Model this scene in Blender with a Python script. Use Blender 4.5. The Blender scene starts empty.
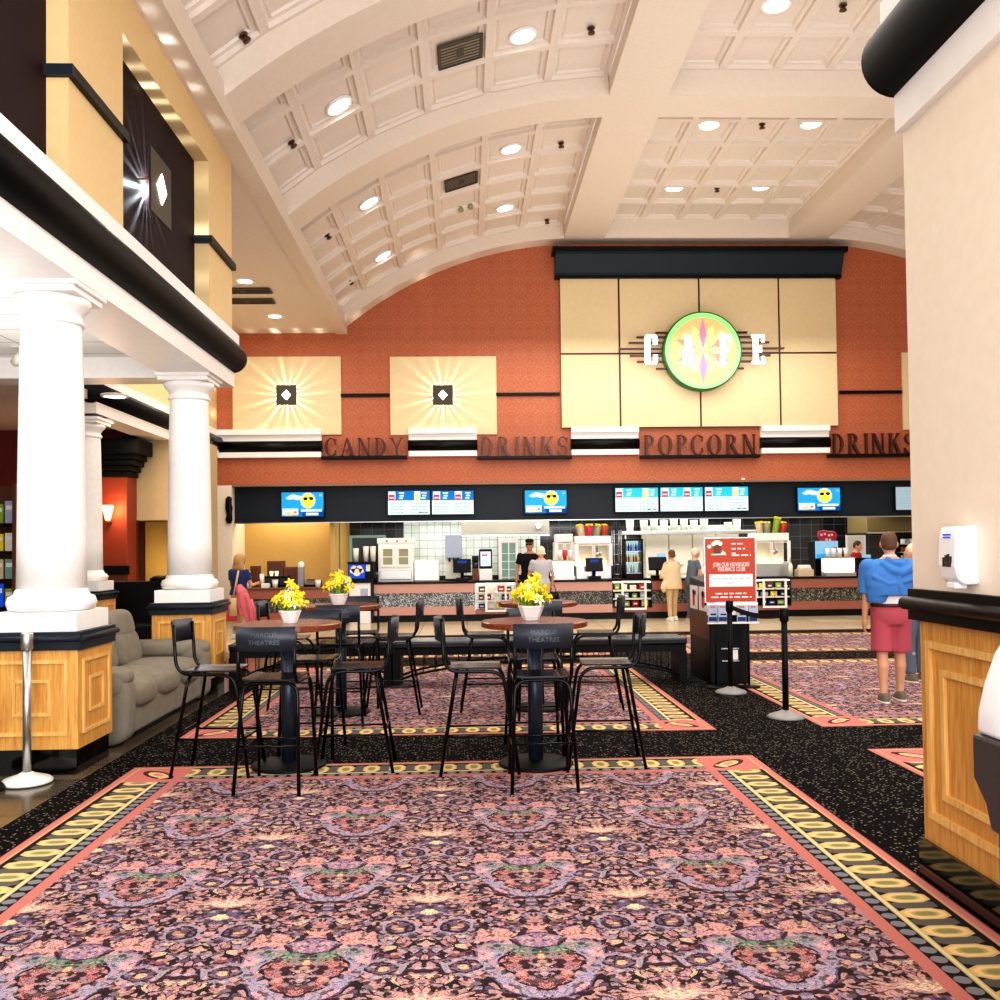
import bpy, bmesh, math, random
from mathutils import Vector, Matrix
R_ = random.Random(7)
PI = math.pi
SC = bpy.context.scene
COL = SC.collection
sin, cos = math.sin, math.cos

# ------------------------------------------------------------------ camera
F = 940.0; H = 1.6; SH = 25.0
psi = math.atan(34/940); pit = 0.024; rol = 0.012
f0 = Vector((sin(psi), cos(psi), 0)); r0 = Vector((cos(psi), -sin(psi), 0)); u0 = Vector((0, 0, 1))
FW = f0*cos(pit) + u0*sin(pit); UP0 = u0*cos(pit) - f0*sin(pit)
RT = r0*cos(rol) - UP0*sin(rol); UP = UP0*cos(rol) + r0*sin(rol)
CAM = Vector((0, 0, H))
cd = bpy.data.cameras.new('camera'); cam = bpy.data.objects.new('camera', cd); COL.objects.link(cam)
m3 = Matrix((RT, UP, -FW)).transposed(); cam.matrix_world = Matrix.Translation(CAM) @ m3.to_4x4()
cd.sensor_width = 36; cd.lens = 36*F/1000; cd.shift_y = SH/1000; cd.clip_end = 200; cd.clip_start = .05
SC.camera = cam
def ray(x, y): return FW + RT*((x-500)/F) + UP*((500+SH-y)/F)
def at(x, y, Y): d = ray(x, y); return CAM + d*(Y/d.y)
def atX(x, y, X): d = ray(x, y); return CAM + d*(X/d.x)
def flr(x, y, z=0): d = ray(x, y); return CAM + d*((z-H)/d.z)
VC = (2.6, .17)
def vault(x, y, Rr):
    d = ray(x, y); ox, oz = -VC[0], H-VC[1]
    a = d.x*d.x + d.z*d.z; b = 2*(ox*d.x + oz*d.z); c = ox*ox + oz*oz - Rr*Rr
    t = (-b + math.sqrt(b*b-4*a*c))/(2*a); p = CAM + d*t
    return p, Vector((VC[0]-p.x, 0, VC[1]-p.z)).normalized()

# ------------------------------------------------------------------ colours and node helpers
def lin(c):
    if isinstance(c, str): c = [int(c[i:i+2], 16)/255 for i in (0, 2, 4)]
    return tuple((v/12.92 if v <= .04045 else ((v+.055)/1.055)**2.4) for v in c) + (1,)
class E:
    def __init__(s, t, k): s.t = t; s.k = k
    def _m(s, op, *o):
        n = s.t.nodes.new('ShaderNodeMath'); n.operation = op
        for i, v in enumerate((s,)+o):
            if isinstance(v, E): s.t.links.new(v.k, n.inputs[i])
            else: n.inputs[i].default_value = v
        return E(s.t, n.outputs[0])
    def __add__(s, o): return s._m('ADD', o)
    def __sub__(s, o): return s._m('SUBTRACT', o)
    def __mul__(s, o): return s._m('MULTIPLY', o)
    def __truediv__(s, o): return s._m('DIVIDE', o)
    def rs(s, v): return (s*-1.0)+v
    def fr(s): return s._m('FRACT')
    def ab(s): return s._m('ABSOLUTE')
    def mn(s, o): return s._m('MINIMUM', o)
    def mx(s, o): return s._m('MAXIMUM', o)
    def lt(s, o): return s._m('LESS_THAN', o)
    def gt(s, o): return s._m('GREATER_THAN', o)
    def sn(s): return s._m('SINE')
    def sq(s): return s._m('SQRT')
    def pw(s, o): return s._m('POWER', o)
    def at2(s, o): return s._m('ARCTAN2', o)
    def inv(s): return s.rs(1.0)
def hyp(a, b): return (a*a + b*b).sq()
def btw(e, a, b): return e.gt(a)*e.lt(b)
def nmix(t, f, a, b):
    n = t.nodes.new('ShaderNodeMix'); n.data_type = 'RGBA'; n.clamp_factor = True
    for s_, v in ((n.inputs[0], f), (n.inputs[6], a), (n.inputs[7], b)):
        if isinstance(v, E): t.links.new(v.k, s_)
        elif hasattr(v, 'node'): t.links.new(v, s_)
        else: s_.default_value = v
    return n.outputs[2]
def layer(t, base, items):
    for f, c in items: base = nmix(t, f, base, lin(c) if isinstance(c, str) else c)
    return base
def ntex(t, kind, vec, **kw):
    n = t.nodes.new(kind)
    for k, v in kw.items():
        if k in n.inputs: n.inputs[k].default_value = v
        else: setattr(n, k, v)
    if vec is not None: t.links.new(vec, n.inputs['Vector'])
    return n
def newmat(name):
    m = bpy.data.materials.new(name); m.use_nodes = True
    t = m.node_tree; b = t.nodes['Principled BSDF']
    return m, t, b
def coord(t, kind='Object', scale=None):
    c = t.nodes.new('ShaderNodeTexCoord').outputs[kind]
    if scale:
        mp = t.nodes.new('ShaderNodeMapping'); mp.inputs['Scale'].default_value = scale
        t.links.new(c, mp.inputs['Vector']); return mp.outputs[0]
    return c
def sep(t, c):
    n = t.nodes.new('ShaderNodeSeparateXYZ'); t.links.new(c, n.inputs[0])
    return [E(t, n.outputs[i]) for i in range(3)]
def comb(t, x, y, z=0.0):
    n = t.nodes.new('ShaderNodeCombineXYZ')
    for i, v in enumerate((x, y, z)):
        if isinstance(v, E): t.links.new(v.k, n.inputs[i])
        else: n.inputs[i].default_value = v
    return n.outputs[0]
def plain(name, c, rough=.5, metal=0, emit=0, var=.06, nscale=14, ec=None, spec=.5):
    m, t, b = newmat(name)
    n = ntex(t, 'ShaderNodeTexNoise', coord(t), Scale=nscale, Detail=3)
    l = lin(c); d = tuple(v*(1-var*2) for v in l[:3])+(1,)
    col = nmix(t, E(t, n.outputs[0]), d, l)
    t.links.new(col, b.inputs['Base Color'])
    b.inputs['Roughness'].default_value = rough; b.inputs['Metallic'].default_value = metal
    b.inputs['Specular IOR Level'].default_value = spec
    if emit:
        b.inputs['Emission Color'].default_value = lin(ec or c); b.inputs['Emission Strength'].default_value = emit
    return m
def setc(t, b, col, rough=.6):
    t.links.new(col, b.inputs['Base Color']); b.inputs['Roughness'].default_value = rough

M = {}
for k, c, r, mt, em in [
    ('white', 'f6f2ee', .35, 0, 0), ('ceil', 'e6d9cd', .6, 0, 0), ('ceil_beam', 'e5d7c8', .55, 0, 0), ('cream', 'e3c48e', .6, 0, 0),
    ('beige', 'f3e4d0', .65, 0, 0), ('panel_beige', 'e2cba0', .6, 0, 0), ('burgundy', '200d12', .7, 0, 0), ('darkred', '6a1c14', .6, 0, 0),
    ('rust', '8e3518', .6, 0, 0), ('black', '050506', .38, 0, 0), ('black_matte', '08090b', .55, 0, 0), ('band', '222931', .4, 0, 0),
    ('steel', 'c8c8c4', .28, .9, 0), ('chrome', 'b9bcc0', .25, .9, 0), ('gunmetal', '333c4a', .32, .6, 0), ('stoolmetal', '18191b', .22, .75, 0), ('backplate', '2c323c', .42, .3, 0), ('backtext', '565b64', .5, .2, 0), ('blackgloss', '060606', .08, 0, 0), ('tub', 'c4cdbb', .5, 0, 0), ('dimbeige', 'bfa882', .6, 0, 0), ('bullnose', '030303', .5, 0, 0), ('hoodsteel_lit', 'efe8d6', .18, .3, 0),  # dim beige darkened for a dim corner, hood steel paled as if brightly lit
    ('letter', '4a211b', .3, .3, 0), ('cornice', '252f38', .4, 0, 0), ('pink', 'c79486', .45, 0, 0), ('pinkdk', '9a5a48', .4, 0, 0),
    ('sofa', '8b8272', .95, 0, 0), ('skin', 'd09a78', .55, 0, 0), ('skin2', 'b87d5c', .55, 0, 0), ('hairbrown', '5e3c24', .7, 0, 0),
    ('hairblond', 'b08a58', .7, 0, 0), ('hairwhite', 'e0d2b4', .7, 0, 0), ('hairdark', '3a271c', .7, 0, 0), ('bluecloth', '3f79be', .9, 0, 0),
    ('shorts', 'b24c59', .9, 0, 0), ('tan', 'd9c09b', .9, 0, 0), ('tan2', 'c9ab80', .9, 0, 0), ('tee_grey', 'b6b6bc', .9, 0, 0), ('tee_slate', '5c6675', .9, 0, 0),
    ('tee_black', '141416', .9, 0, 0), ('tee_red', 'b0182a', .9, 0, 0), ('navy', '2f3a6a', .9, 0, 0), ('whitecloth', 'f0e6e2', .9, 0, 0),
    ('pinkcloth', 'cf6a76', .9, 0, 0), ('redbag', 'c23a4c', .7, 0, 0), ('canvas', 'c7ab82', .9, 0, 0), ('shoe', '6e6250', .8, 0, 0), ('shoe_white', 'e6ddd0', .7, 0, 0),
    ('belt', '30231c', .5, 0, 0), ('yellow', 'f4dc1e', .6, 0, 0), ('petalwhite', 'fbf6e6', .6, 0, 0), ('leafgreen', '8fae3a', .7, 0, 0),
    ('pot', 'f4eeea', .3, 0, 0), ('poster', 'b83806', .5, 0, 0), ('paper', 'f4f0ec', .6, 0, 0), ('greyblue', 'aab6cc', .6, 0, 0),
    ('brownwood', '5e2f1c', .5, 0, 0), ('brownbox', '6b3a22', .6, 0, 0), ('kiosk_dark', '3d3734', .45, 0, 0), ('kiosk_white', 'f7f7f7', .3, 0, 0),
    ('soap', 'f5f3f2', .3, 0, 0), ('brass', 'a08c5a', .4, .6, 0), ('bronze', '5a4a30', .4, .5, 0), ('plate', '3b3428', .4, .4, 0), ('green_ring', '2c6b32', .4, 0, 0),
    ('glassdark', '23292c', .15, 0, 0), ('offwhite', 'e9e5d6', .5, 0, 0), ('yellowwall', 'cfa75e', .6, 0, 0), ('redlogo', 'cf1f3a', .5, 0, 0), ('tealgreen', '7fa79a', .5, 0, 0),
    ('olive', '9c9a7a', .6, 0, 0), ('vent', '8d8271', .5, .3, 0), ('ventdark', '4a4238', .7, 0, 0), ('sprink', '5b3b28', .4, .6, 0), ('vinyl', '131416', .2, 0, 0),
    ('stanbase', '8b8a84', .5, .2, 0), ('whitebase', 'dedcd4', .4, 0, 0)]:
    M[k] = plain(k, c, r, mt, em, spec=.06 if k == 'bullnose' else .18 if k in ('burgundy', 'black', 'black_matte', 'band', 'cornice', 'tee_black', 'navy') else .5, var=.2 if k == 'sofa' else .06, nscale=9 if k == 'sofa' else 14)
def emis(name, c, s): M[name] = plain(name, c, .5, 0, s, 0, spec=.1)
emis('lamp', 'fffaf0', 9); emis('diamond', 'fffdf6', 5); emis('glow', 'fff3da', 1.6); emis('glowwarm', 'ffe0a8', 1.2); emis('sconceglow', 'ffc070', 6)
emis('scr_blue', '1470b8', .35); emis('scr_sky', '2296d8', .4); emis('scr_white', 'bcd4e2', .42); emis('scr_sun', 'ffd63a', .8); emis('scr_black', '1a1208', .02)
emis('scr_red', 'cc3040', .5); emis('scr_pale', '7fb0d0', .3); emis('scr_tan', 'e0b48c', .5); emis('scr_teal', '20a8c8', .6); emis('scr_grey', '9ab0bc', .3)
emis('scr_dark', '123a8a', .4); emis('cafe_green', '96e88c', .3); emis('cafe_orange', 'f0b880', .3); emis('cafe_pink', 'd888b0', .25); emis('cafe_yellow', 'f6e890', .35)
emis('cafe_rose', 'cc8478', .25); emis('cafe_letter', 'ffffff', 1.4); emis('fridgelit', 'b8d8d4', .6); emis('logo_blue', '1f4ac0', .4)

def m_wallpaper():
    m, t, b = newmat('damask_wallpaper'); x, y, z = sep(t, coord(t))
    P, Q = .42, .5
    u = (((x/P).fr()-.5).ab())*P
    row = (z/Q)
    v = (row.fr()-.5)*Q
    a = hyp(u, v-.02); l1 = btw((a*11.0).fr(), .0, .34)*a.lt(.2)
    u2 = (u.rs(P/2)); v2 = ((row+.5).fr()-.5)*Q
    c = hyp(u2*1.2, v2); l2 = btw((c*14.0+ (v2*20.0).sn()*.15).fr(), .0, .36)*c.lt(.19)
    n = ntex(t, 'ShaderNodeTexNoise', comb(t, u, v, z*.0), Scale=26.0, Detail=2)
    l3 = E(t, n.outputs[0]).gt(.56)
    col = layer(t, lin('aa5834'), [(l3*.45, 'bd7550'), (l1*.3, 'bf7a58'), (l2*.3, 'bf7a58')])
    setc(t, b, col, .55); return m
M['wallpaper'] = m_wallpaper()
def m_granite(name, a, bb, cc, sc=60):
    m, t, b = newmat(name)
    n = ntex(t, 'ShaderNodeTexVoronoi', coord(t), Scale=float(sc))
    w = ntex(t, 'ShaderNodeTexNoise', coord(t), Scale=sc*.7, Detail=3)
    e = sep(t, n.outputs['Color'])[0]; q = E(t, w.outputs[0])
    setc(t, b, layer(t, lin(a), [(e.gt(.55), bb), (e.gt(.82)+q.gt(.66), cc)]), .3); return m
M['granite'] = m_granite('granite', '4c5054', '878c90', 'c4c6c4', 45)
M['granite_dark'] = m_granite('granite_dark', '26241f', '4a463e', '8c8678', 45)
M['carpet'] = m_granite('speckled_carpet', '1c1a1a', '262322', '6c665f', 75)
M['carpet'].node_tree.nodes['Principled BSDF'].inputs['Roughness'].default_value = .95
def m_carpet():
    m, t, b = newmat('black_carpet'); c = coord(t)
    n = ntex(t, 'ShaderNodeTexNoise', c, Scale=55.0, Detail=2); vv = ntex(t, 'ShaderNodeTexVoronoi', c, Scale=42.0); vr = sep(t, vv.outputs['Color'])
    setc(t, b, layer(t, lin('0c0a0b'), [(E(t, n.outputs[0]).gt(.6), '1c1817'), (E(t, vv.outputs['Distance']).lt(.3)*vr[0].gt(.5), '80776a')]), .95); b.inputs['Specular IOR Level'].default_value = .05; return m
M['carpet'] = m_carpet()
def m_oak(name, a, bb, axis):
    m, t, b = newmat(name)
    s = {'z': (9, 9, .7), 'x': (.7, 9, 9)}[axis]
    n = ntex(t, 'ShaderNodeTexNoise', coord(t, 'Object', s), Scale=6.0, Detail=5, Distortion=.6)
    r = t.nodes.new('ShaderNodeValToRGB'); t.links.new(n.outputs[0], r.inputs[0])
    r.color_ramp.elements[0].position = .3; r.color_ramp.elements[0].color = lin(a)
    r.color_ramp.elements[1].position = .72; r.color_ramp.elements[1].color = lin(bb)
    setc(t, b, r.outputs[0], .38); return m
M['oak'] = m_oak('oak', 'bd7f36', 'dca858', 'z'); M['oaktrim'] = m_oak('oaktrim', 'd29a4c', 'ecc47a', 'z')
M['tablewood'] = m_oak('tablewood', '5e2a18', '8f4a2c', 'x')
M['tablewood'].node_tree.nodes['Principled BSDF'].inputs['Roughness'].default_value = .25
def m_tile(name, a, bb, grout, sx, sy, rough, gw=.012, plane='xy'):
    m, t, b = newmat(name); x, y, z = sep(t, coord(t))
    if plane == 'xz': y = z
    u, v = x/sx, y/sy
    g = (((u.fr()-.5).ab()).gt(.5-gw/sx)).mx(((v.fr()-.5).ab()).gt(.5-gw/sy))
    fl = comb(t, u._m('FLOOR'), v._m('FLOOR'))
    wn = t.nodes.new('ShaderNodeTexWhiteNoise'); t.links.new(fl, wn.inputs['Vector'])
    col = nmix(t, E(t, wn.outputs[0]), lin(a), lin(bb)); col = nmix(t, g, col, lin(grout))
    setc(t, b, col, rough); return m
M['floortile'] = m_tile('floortile', 'cfc0a0', 'bfae8c', 'a89878', .9, .9, .22)
M['darktile'] = m_tile('darktile', '4a4234', '6b5c46', '2c2822', .45, .45, .15)
M['ceiltile'] = m_tile('ceiltile', 'eceae6', 'e6e4e0', 'b4b0aa', 1.2, .6, .7, .012)
M['kitchentile'] = m_tile('kitchentile', '17191a', '222628', '4a5052', .3, .3, .12, .006, 'xz')
M['whitetile'] = m_tile('whitetile', 'b8c4bc', 'd4dcd4', '6c7470', .2, .2, .15, .006, 'xz')

def m_rug(name, W, L, xo, yo):
    m, t, b = newmat(name); c = coord(t); x, y, z = sep(t, c)
    dx = x.mn(x.rs(W)); dy = y.mn(y.rs(L)); d = dx.mn(dy); lng = dx.lt(dy)
    tt = y*lng + x*lng.inv()
    corner = dx.lt(.45)*dy.lt(.45)
    # field
    P, Q = .907, .97
    um = ((((x-xo)/P)+.5).fr()-.5).ab()*P
    vm = ((((y-yo)/Q)+.5).fr()-.5)*Q
    du = um.rs(P/2); dv = ((((y-yo)/Q)).fr()-.5)*Q
    p = comb(t, um, vm)
    nz = ntex(t, 'ShaderNodeTexNoise', p, Scale=9.0, Detail=2)
    mixv = t.nodes.new('ShaderNodeVectorMath'); mixv.operation = 'MULTIPLY_ADD'
    t.links.new(nz.outputs['Color'], mixv.inputs[0]); mixv.inputs[1].default_value = (.09, .09, 0); t.links.new(p, mixv.inputs[2])
    vo = ntex(t, 'ShaderNodeTexVoronoi', mixv.outputs[0], Scale=21.0)
    ve = ntex(t, 'ShaderNodeTexVoronoi', mixv.outputs[0], Scale=21.0, feature='DISTANCE_TO_EDGE')
    r = t.nodes.new('ShaderNodeValToRGB'); r.color_ramp.interpolation = 'CONSTANT'
    cr = r.color_ramp; cols = ['1d1216', '8a6a86', 'c87a72', '4c1c26', 'a58aa0', 'd4907e', '6b4a66', 'b98e98', 'd8b284', '8a3a44', '1d1216', 'a3809a', 'c07c7c']
    while len(cr.elements) < len(cols): cr.elements.new(.5)
    for i, cc in enumerate(cols): cr.elements[i].position = i/len(cols); cr.elements[i].color = lin(cc)
    rx = sep(t, vo.outputs['Color'])[0]; t.links.new(rx.k, r.inputs[0])
    base = r.outputs[0]
    wv = t.nodes.new('ShaderNodeSeparateXYZ'); t.links.new(nz.outputs['Color'], wv.inputs[0])
    um = um + (E(t, wv.outputs[0])-.5)*.1; vm = vm + (E(t, wv.outputs[1])-.5)*.1; du = du + (E(t, wv.outputs[0])-.5)*.1; dv = dv + (E(t, wv.outputs[1])-.5)*.1
    nz2 = ntex(t, 'ShaderNodeTexNoise', p, Scale=34.0, Detail=2); ve2 = ntex(t, 'ShaderNodeTexVoronoi', mixv.outputs[0], Scale=44.0, feature='DISTANCE_TO_EDGE')
    edge = E(t, ve.outputs['Distance']).lt(.07)
    v2 = ntex(t, 'ShaderNodeTexVoronoi', p, Scale=48.0); s2 = sep(t, v2.outputs['Color'])
    items = [(edge, '241419'), (s2[0].gt(.88)*.7, 'dba592'), (s2[1].gt(.85)*.9, '331620')]
    fin = E(t, nz2.outputs[0])
    # heart
    vh = vm+.27; h = hyp(um, vh - um*.5)
    ring = lambda e, a, bb: btw(e, a, bb)
    dots = ((um*34.0).sn()*(vm*34.0).sn()).gt(.35)
    items += [(h.lt(.27), '231318'), (ring(h, .17, .255), 'a996ac'), (ring(h, .17, .255)*dots, 'd9959a'), (ring(h, .245, .256), '6d5688'),
              (ring(h, .085, .155), 'da7a70'), (h.lt(.155)*btw((fin*9.0+h*6.0).fr(), 0, .42), '571a26'), (h.lt(.06)*fin.gt(.5), 'a88a98')]
    # pineapple flower with leaves
    ang = (vm-.0).at2(um)
    rr = hyp(um, vm)
    items += [(rr.lt(ang._m('COSINE').ab()*.12+.13)*vm.gt(-.05)*((ang*5.0).sn()).gt(-.2), 'dd9080'),
              (hyp((um-.16)/1.7, (vm+.06)/.7).lt(.05)*fin.gt(.46), '7d8f84'), (hyp((um-.06)/.9, (vm+.1)/1.0).lt(.065)*fin.gt(.47), '4f8a62'), (hyp(um/.5, (vm+.12)/1.3).lt(.03), 'e0b070'),
              (hyp(um/1.15, vm/.82).lt(.1), '3a2038'), (hyp(um/1.15, vm/.82).lt(.088), '9a6f92'),
              (hyp(um/1.15, vm/.82).lt(.088)*((um*190.0).sn()*(vm*190.0).sn()).gt(.35), 'c49aae')]
    # lotus
    la = dv.at2(du*.55); lr = hyp(du*.5, dv+.02)
    items += [(lr.lt((la*7.0)._m('COSINE').ab()*.07+.075)*dv.gt(-.06), '3c1a1e'), (lr.lt((la*7.0)._m('COSINE').ab()*.07+.058)*dv.gt(-.055), 'd08e7c'),
              (lr.lt((la*5.0)._m('COSINE').ab()*.05+.02)*dv.gt(-.04)*fin.gt(.45), 'e6c29a'),
              (hyp(du/1.4, dv+.16).lt(.075), '6a5878'), (hyp(du/1.4, dv+.16).lt(.03), 'f1d08a')]
    # side scrolls
    s1 = hyp(du-.12, dv+.33); s3 = hyp(du-.16, dv-.27)
    for s_ in (s1, s3): items += [(s_.lt(.085), 'a094a4'), (s_.lt(.085)*s_.gt(.066)*dots, 'd0949a'), (s_.lt(.066), '2a1520'), (s_.lt(.054)*fin.gt(.44), '7a5576'), (s_.lt(.026)*fin.gt(.4), 'e2ac6a')]
    items = [(f*(fin.gt(.36)) if i > 2 else f, c_) for i, (f, c_) in enumerate(items)]
    items += [(E(t, ve2.outputs['Distance']).lt(.035)*.55, '2a1a22'), (s2[2].gt(.93)*.6, 'd8a890'), (btw((fin*7.0).fr(), 0, .16)*.75, '2c1a22'), (s2[0].lt(.16)*.75, '2c1a22'), (s2[1].lt(.1)*.7, 'c07a72'), (btw(s2[0], .4, .5)*.5, '9a8496')]
    field = layer(t, base, items)
    # border
    def octo(off, sa, sb):
        a = (((tt+off)/.185).fr()-.5).ab()*.185; bb = (d-.19).ab()
        return a.lt(.06*sa)*bb.lt(.1*sb)*(a/(.06*sa)+bb/(.1*sb)).lt(1.5)
    dota = hyp((((tt/.085).fr()-.5)*.085), d-.355)
    bor = layer(t, lin('171112'), [(octo(.085, .8, .95), '5c5a54'), (octo(0., 1., 1.), 'd6a650'), (octo(0., .8, .85), 'e4bf62'), (octo(0., .5, .6), 'b8a04e'), (octo(0., .36, .44), '8c8a48'),
                                   (dota.lt(.031), '7e7c84'), (btw(d, .29, .32), 'bfa860'), (btw(d, .298, .312), 'd8c88a'),
                                   (btw(d, .39, .455), 'be5c4c'), (d.lt(.062), 'd08c4c'), (d.lt(.045), 'c2604e'), (d.lt(.008), '8a3a34')])
    cu, cv = dx-.25, dy-.25
    cor = layer(t, lin('be5c4c'), [(btw(d, .09, .4), 'c9584c'), (btw(d, .09, .4)*hyp((cu+cv)/1.9, (cu-cv)/.8).lt(.13), '4a1a1c'), (hyp((cu+cv)/1.9, (cu-cv)/.8).lt(.085), 'e0b860'), (hyp((cu+cv)/1.9, (cu-cv)/.8).lt(.045), 'd8705f'),
                                  (hyp((cu-cv)/1.5, (cu+cv-.14)/.7).lt(.05), 'e0b860'), (d.lt(.062), 'd08c4c'), (d.lt(.045), 'c2604e')])
    bor = nmix(t, corner, bor, cor)
    col = nmix(t, d.lt(.455), field, bor)
    hs = t.nodes.new('ShaderNodeHueSaturation'); hs.inputs['Saturation'].default_value = .84; hs.inputs['Value'].default_value = .92; t.links.new(col, hs.inputs['Color']); col = hs.outputs[0]
    setc(t, b, col, .95); b.inputs['Specular IOR Level'].default_value = .2
    return m

# ------------------------------------------------------------------ mesh builder
class MB:
    def __init__(s, mat=None): s.bm = bmesh.new(); s.mats = []; s.cur = 0; s.X = None; s.mat(mat or M['white'])
    def mat(s, m):
        if isinstance(m, str): m = M[m]
        if m not in s.mats: s.mats.append(m)
        s.cur = s.mats.index(m); return s
    def v(s, p):
        p = Vector(p); return s.bm.verts.new(s.X @ p if s.X else p)
    def f(s, vs, sm=False):
        try: fc = s.bm.faces.new(vs)
        except ValueError: return
        fc.material_index = s.cur; fc.smooth = sm; return fc
    def box(s, x0, x1, y0, y1, z0, z1):
        v = [s.v((x, y, z)) for z in (z0, z1) for x, y in ((x0, y0), (x1, y0), (x1, y1), (x0, y1))]
        for q in ((3, 2, 1, 0), (4, 5, 6, 7), (0, 1, 5, 4), (1, 2, 6, 5), (2, 3, 7, 6), (3, 0, 4, 7)): s.f([v[i] for i in q])
        return s
    def poly(s, pts): s.f([s.v(p) for p in pts]); return s
    def prism(s, pts, ax, a0, a1, sm=False):
        def mk(p, a): return {'y': (p[0], a, p[1]), 'x': (a, p[0], p[1]), 'z': (p[0], p[1], a)}[ax]
        A = [s.v(mk(p, a0)) for p in pts]; B = [s.v(mk(p, a1)) for p in pts]; n = len(pts)
        s.f(A); s.f(B[::-1])
        for i in range(n): s.f([A[i], B[i], B[(i+1) % n], A[(i+1) % n]], sm)
        return s
    def tube(s, pts, r, n=8, caps=True, sec=None):
        P = [Vector(p) for p in pts]; k = len(P); rings = []; nx = None
        for i in range(k):
            t = (P[min(i+1, k-1)]-P[max(i-1, 0)]).normalized()
            if nx is None:
                a = Vector((0, 0, 1)) if abs(t.z) < .9 else Vector((1, 0, 0)); nx = t.cross(a).normalized()
            else: nx = (nx - t*nx.dot(t)).normalized()
            ny = t.cross(nx); rr = r[i] if isinstance(r, (list, tuple)) else r
            ra, rb = rr if isinstance(rr, tuple) else (rr, rr)
            rings.append([s.v(P[i] + nx*ra*cos(2*PI*j/n) + ny*rb*sin(2*PI*j/n)) for j in range(n)])
        for i in range(k-1):
            for j in range(n): s.f([rings[i][j], rings[i][(j+1) % n], rings[i+1][(j+1) % n], rings[i+1][j]], True)
        if caps: s.f(rings[0][::-1]); s.f(rings[-1])
        return s
    def cyl(s, a, b, r, r1=None, n=16): return s.tube([a, b], [r, r if r1 is None else r1], n)
    def lathe(s, prof, c=(0, 0, 0), n=28, ax='z', sm=True):
        rings = []
        for r, h in prof:
            ring = []
            for j in range(n):
                a = 2*PI*j/n + (PI/4 if n == 4 else 0); q = (r*cos(a), r*sin(a))
                p = {'z': (q[0], q[1], h), 'y': (q[0], h, q[1]), 'x': (h, q[0], q[1])}[ax]
                ring.append(s.v((p[0]+c[0], p[1]+c[1], p[2]+c[2])))
            rings.append(ring)
        for i in range(len(rings)-1):
            for j in range(n): s.f([rings[i][j], rings[i][(j+1) % n], rings[i+1][(j+1) % n], rings[i+1][j]], sm)
        s.f(rings[0][::-1]); s.f(rings[-1]); return s
    def sell(s, c, r, e=1.0, n=16, m=10, rot=None):
        sg = lambda v: (abs(v)**e)*(1 if v >= 0 else -1)
        rows = []
        for i in range(m+1):
            ph = -PI/2 + PI*i/m; row = []
            for j in range(n):
                th = 2*PI*j/n
                p = Vector((r[0]*sg(cos(ph))*sg(cos(th)), r[1]*sg(cos(ph))*sg(sin(th)), r[2]*sg(sin(ph))))
                if rot: p = rot @ p
                row.append(p + Vector(c))
            rows.append(row)
        bot = s.v(rows[0][0]); top = s.v(rows[m][0]); vr = [[s.v(p) for p in rw] for rw in rows[1:m]]
        for j in range(n): s.f([bot, vr[0][(j+1) % n], vr[0][j]], True); s.f([top, vr[-1][j], vr[-1][(j+1) % n]], True)
        for i in range(len(vr)-1):
            for j in range(n): s.f([vr[i][j], vr[i][(j+1) % n], vr[i+1][(j+1) % n], vr[i+1][j]], True)
        return s
    def loft(s, secs, n=16, e=1.0):        # secs: (cx, cy, z, rx, ry)
        sg = lambda v: (abs(v)**e)*(1 if v >= 0 else -1)
        rings = [[s.v((cx+rx*sg(cos(2*PI*j/n)), cy+ry*sg(sin(2*PI*j/n)), z)) for j in range(n)] for cx, cy, z, rx, ry in secs]
        for i in range(len(rings)-1):
            for j in range(n): s.f([rings[i][j], rings[i][(j+1) % n], rings[i+1][(j+1) % n], rings[i+1][j]], True)
        s.f(rings[0][::-1]); s.f(rings[-1]); return s
    def limb(s, pts, rs):
        s.tube(pts, rs, 10)
        for p, r in zip(pts, rs):
            q = r if not isinstance(r, tuple) else min(r); s.sell(p, (q, q, q), 1, 10, 6)
        return s
    def frame(s, ax, plane, a0, a1, z0, z1, w, d):   # rectangular moulding standing d off a plane
        for q in ((a0, a1, z0, z0+w), (a0, a1, z1-w, z1), (a0, a0+w, z0+w, z1-w), (a1-w, a1, z0+w, z1-w)):
            if ax == 'x': s.box(min(plane, plane+d), max(plane, plane+d), q[0], q[1], q[2], q[3])
            else: s.box(q[0], q[1], min(plane, plane+d), max(plane, plane+d), q[2], q[3])
        return s
    def text(s, txt, Mx, size, ext=.002, align='CENTER', wide=1.0):
        cu = bpy.data.curves.new('t', 'FONT'); cu.body = txt; cu.size = size; cu.extrude = ext; cu.align_x = align; cu.align_y = 'CENTER'
        o = bpy.data.objects.new('t', cu); COL.objects.link(o)
        me = bpy.data.meshes.new_from_object(o.evaluated_get(bpy.context.evaluated_depsgraph_get()))
        vs = [s.v(Mx @ Vector((v.co.x*wide, v.co.y, v.co.z))) for v in me.vertices]
        for p in me.polygons: s.f([vs[i] for i in p.vertices])
        bpy.data.objects.remove(o); bpy.data.curves.remove(cu); bpy.data.meshes.remove(me); return s
    def build(s, name, parent=None, loc=None, bevel=0, seg=2, recalc=True, rotz=0):
        if recalc: bmesh.ops.recalc_face_normals(s.bm, faces=s.bm.faces[:])
        me = bpy.data.meshes.new(name); s.bm.to_mesh(me); s.bm.free()
        for m in s.mats: me.materials.append(m)
        o = bpy.data.objects.new(name, me); COL.objects.link(o)
        if parent: o.parent = parent
        if loc is not None: o.location = loc
        if rotz: o.rotation_euler.z = rotz
        if bevel:
            bv = o.modifiers.new('bevel', 'BEVEL'); bv.width = bevel; bv.segments = seg; bv.limit_method = 'ANGLE'; bv.angle_limit = .7
        return o
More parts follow.
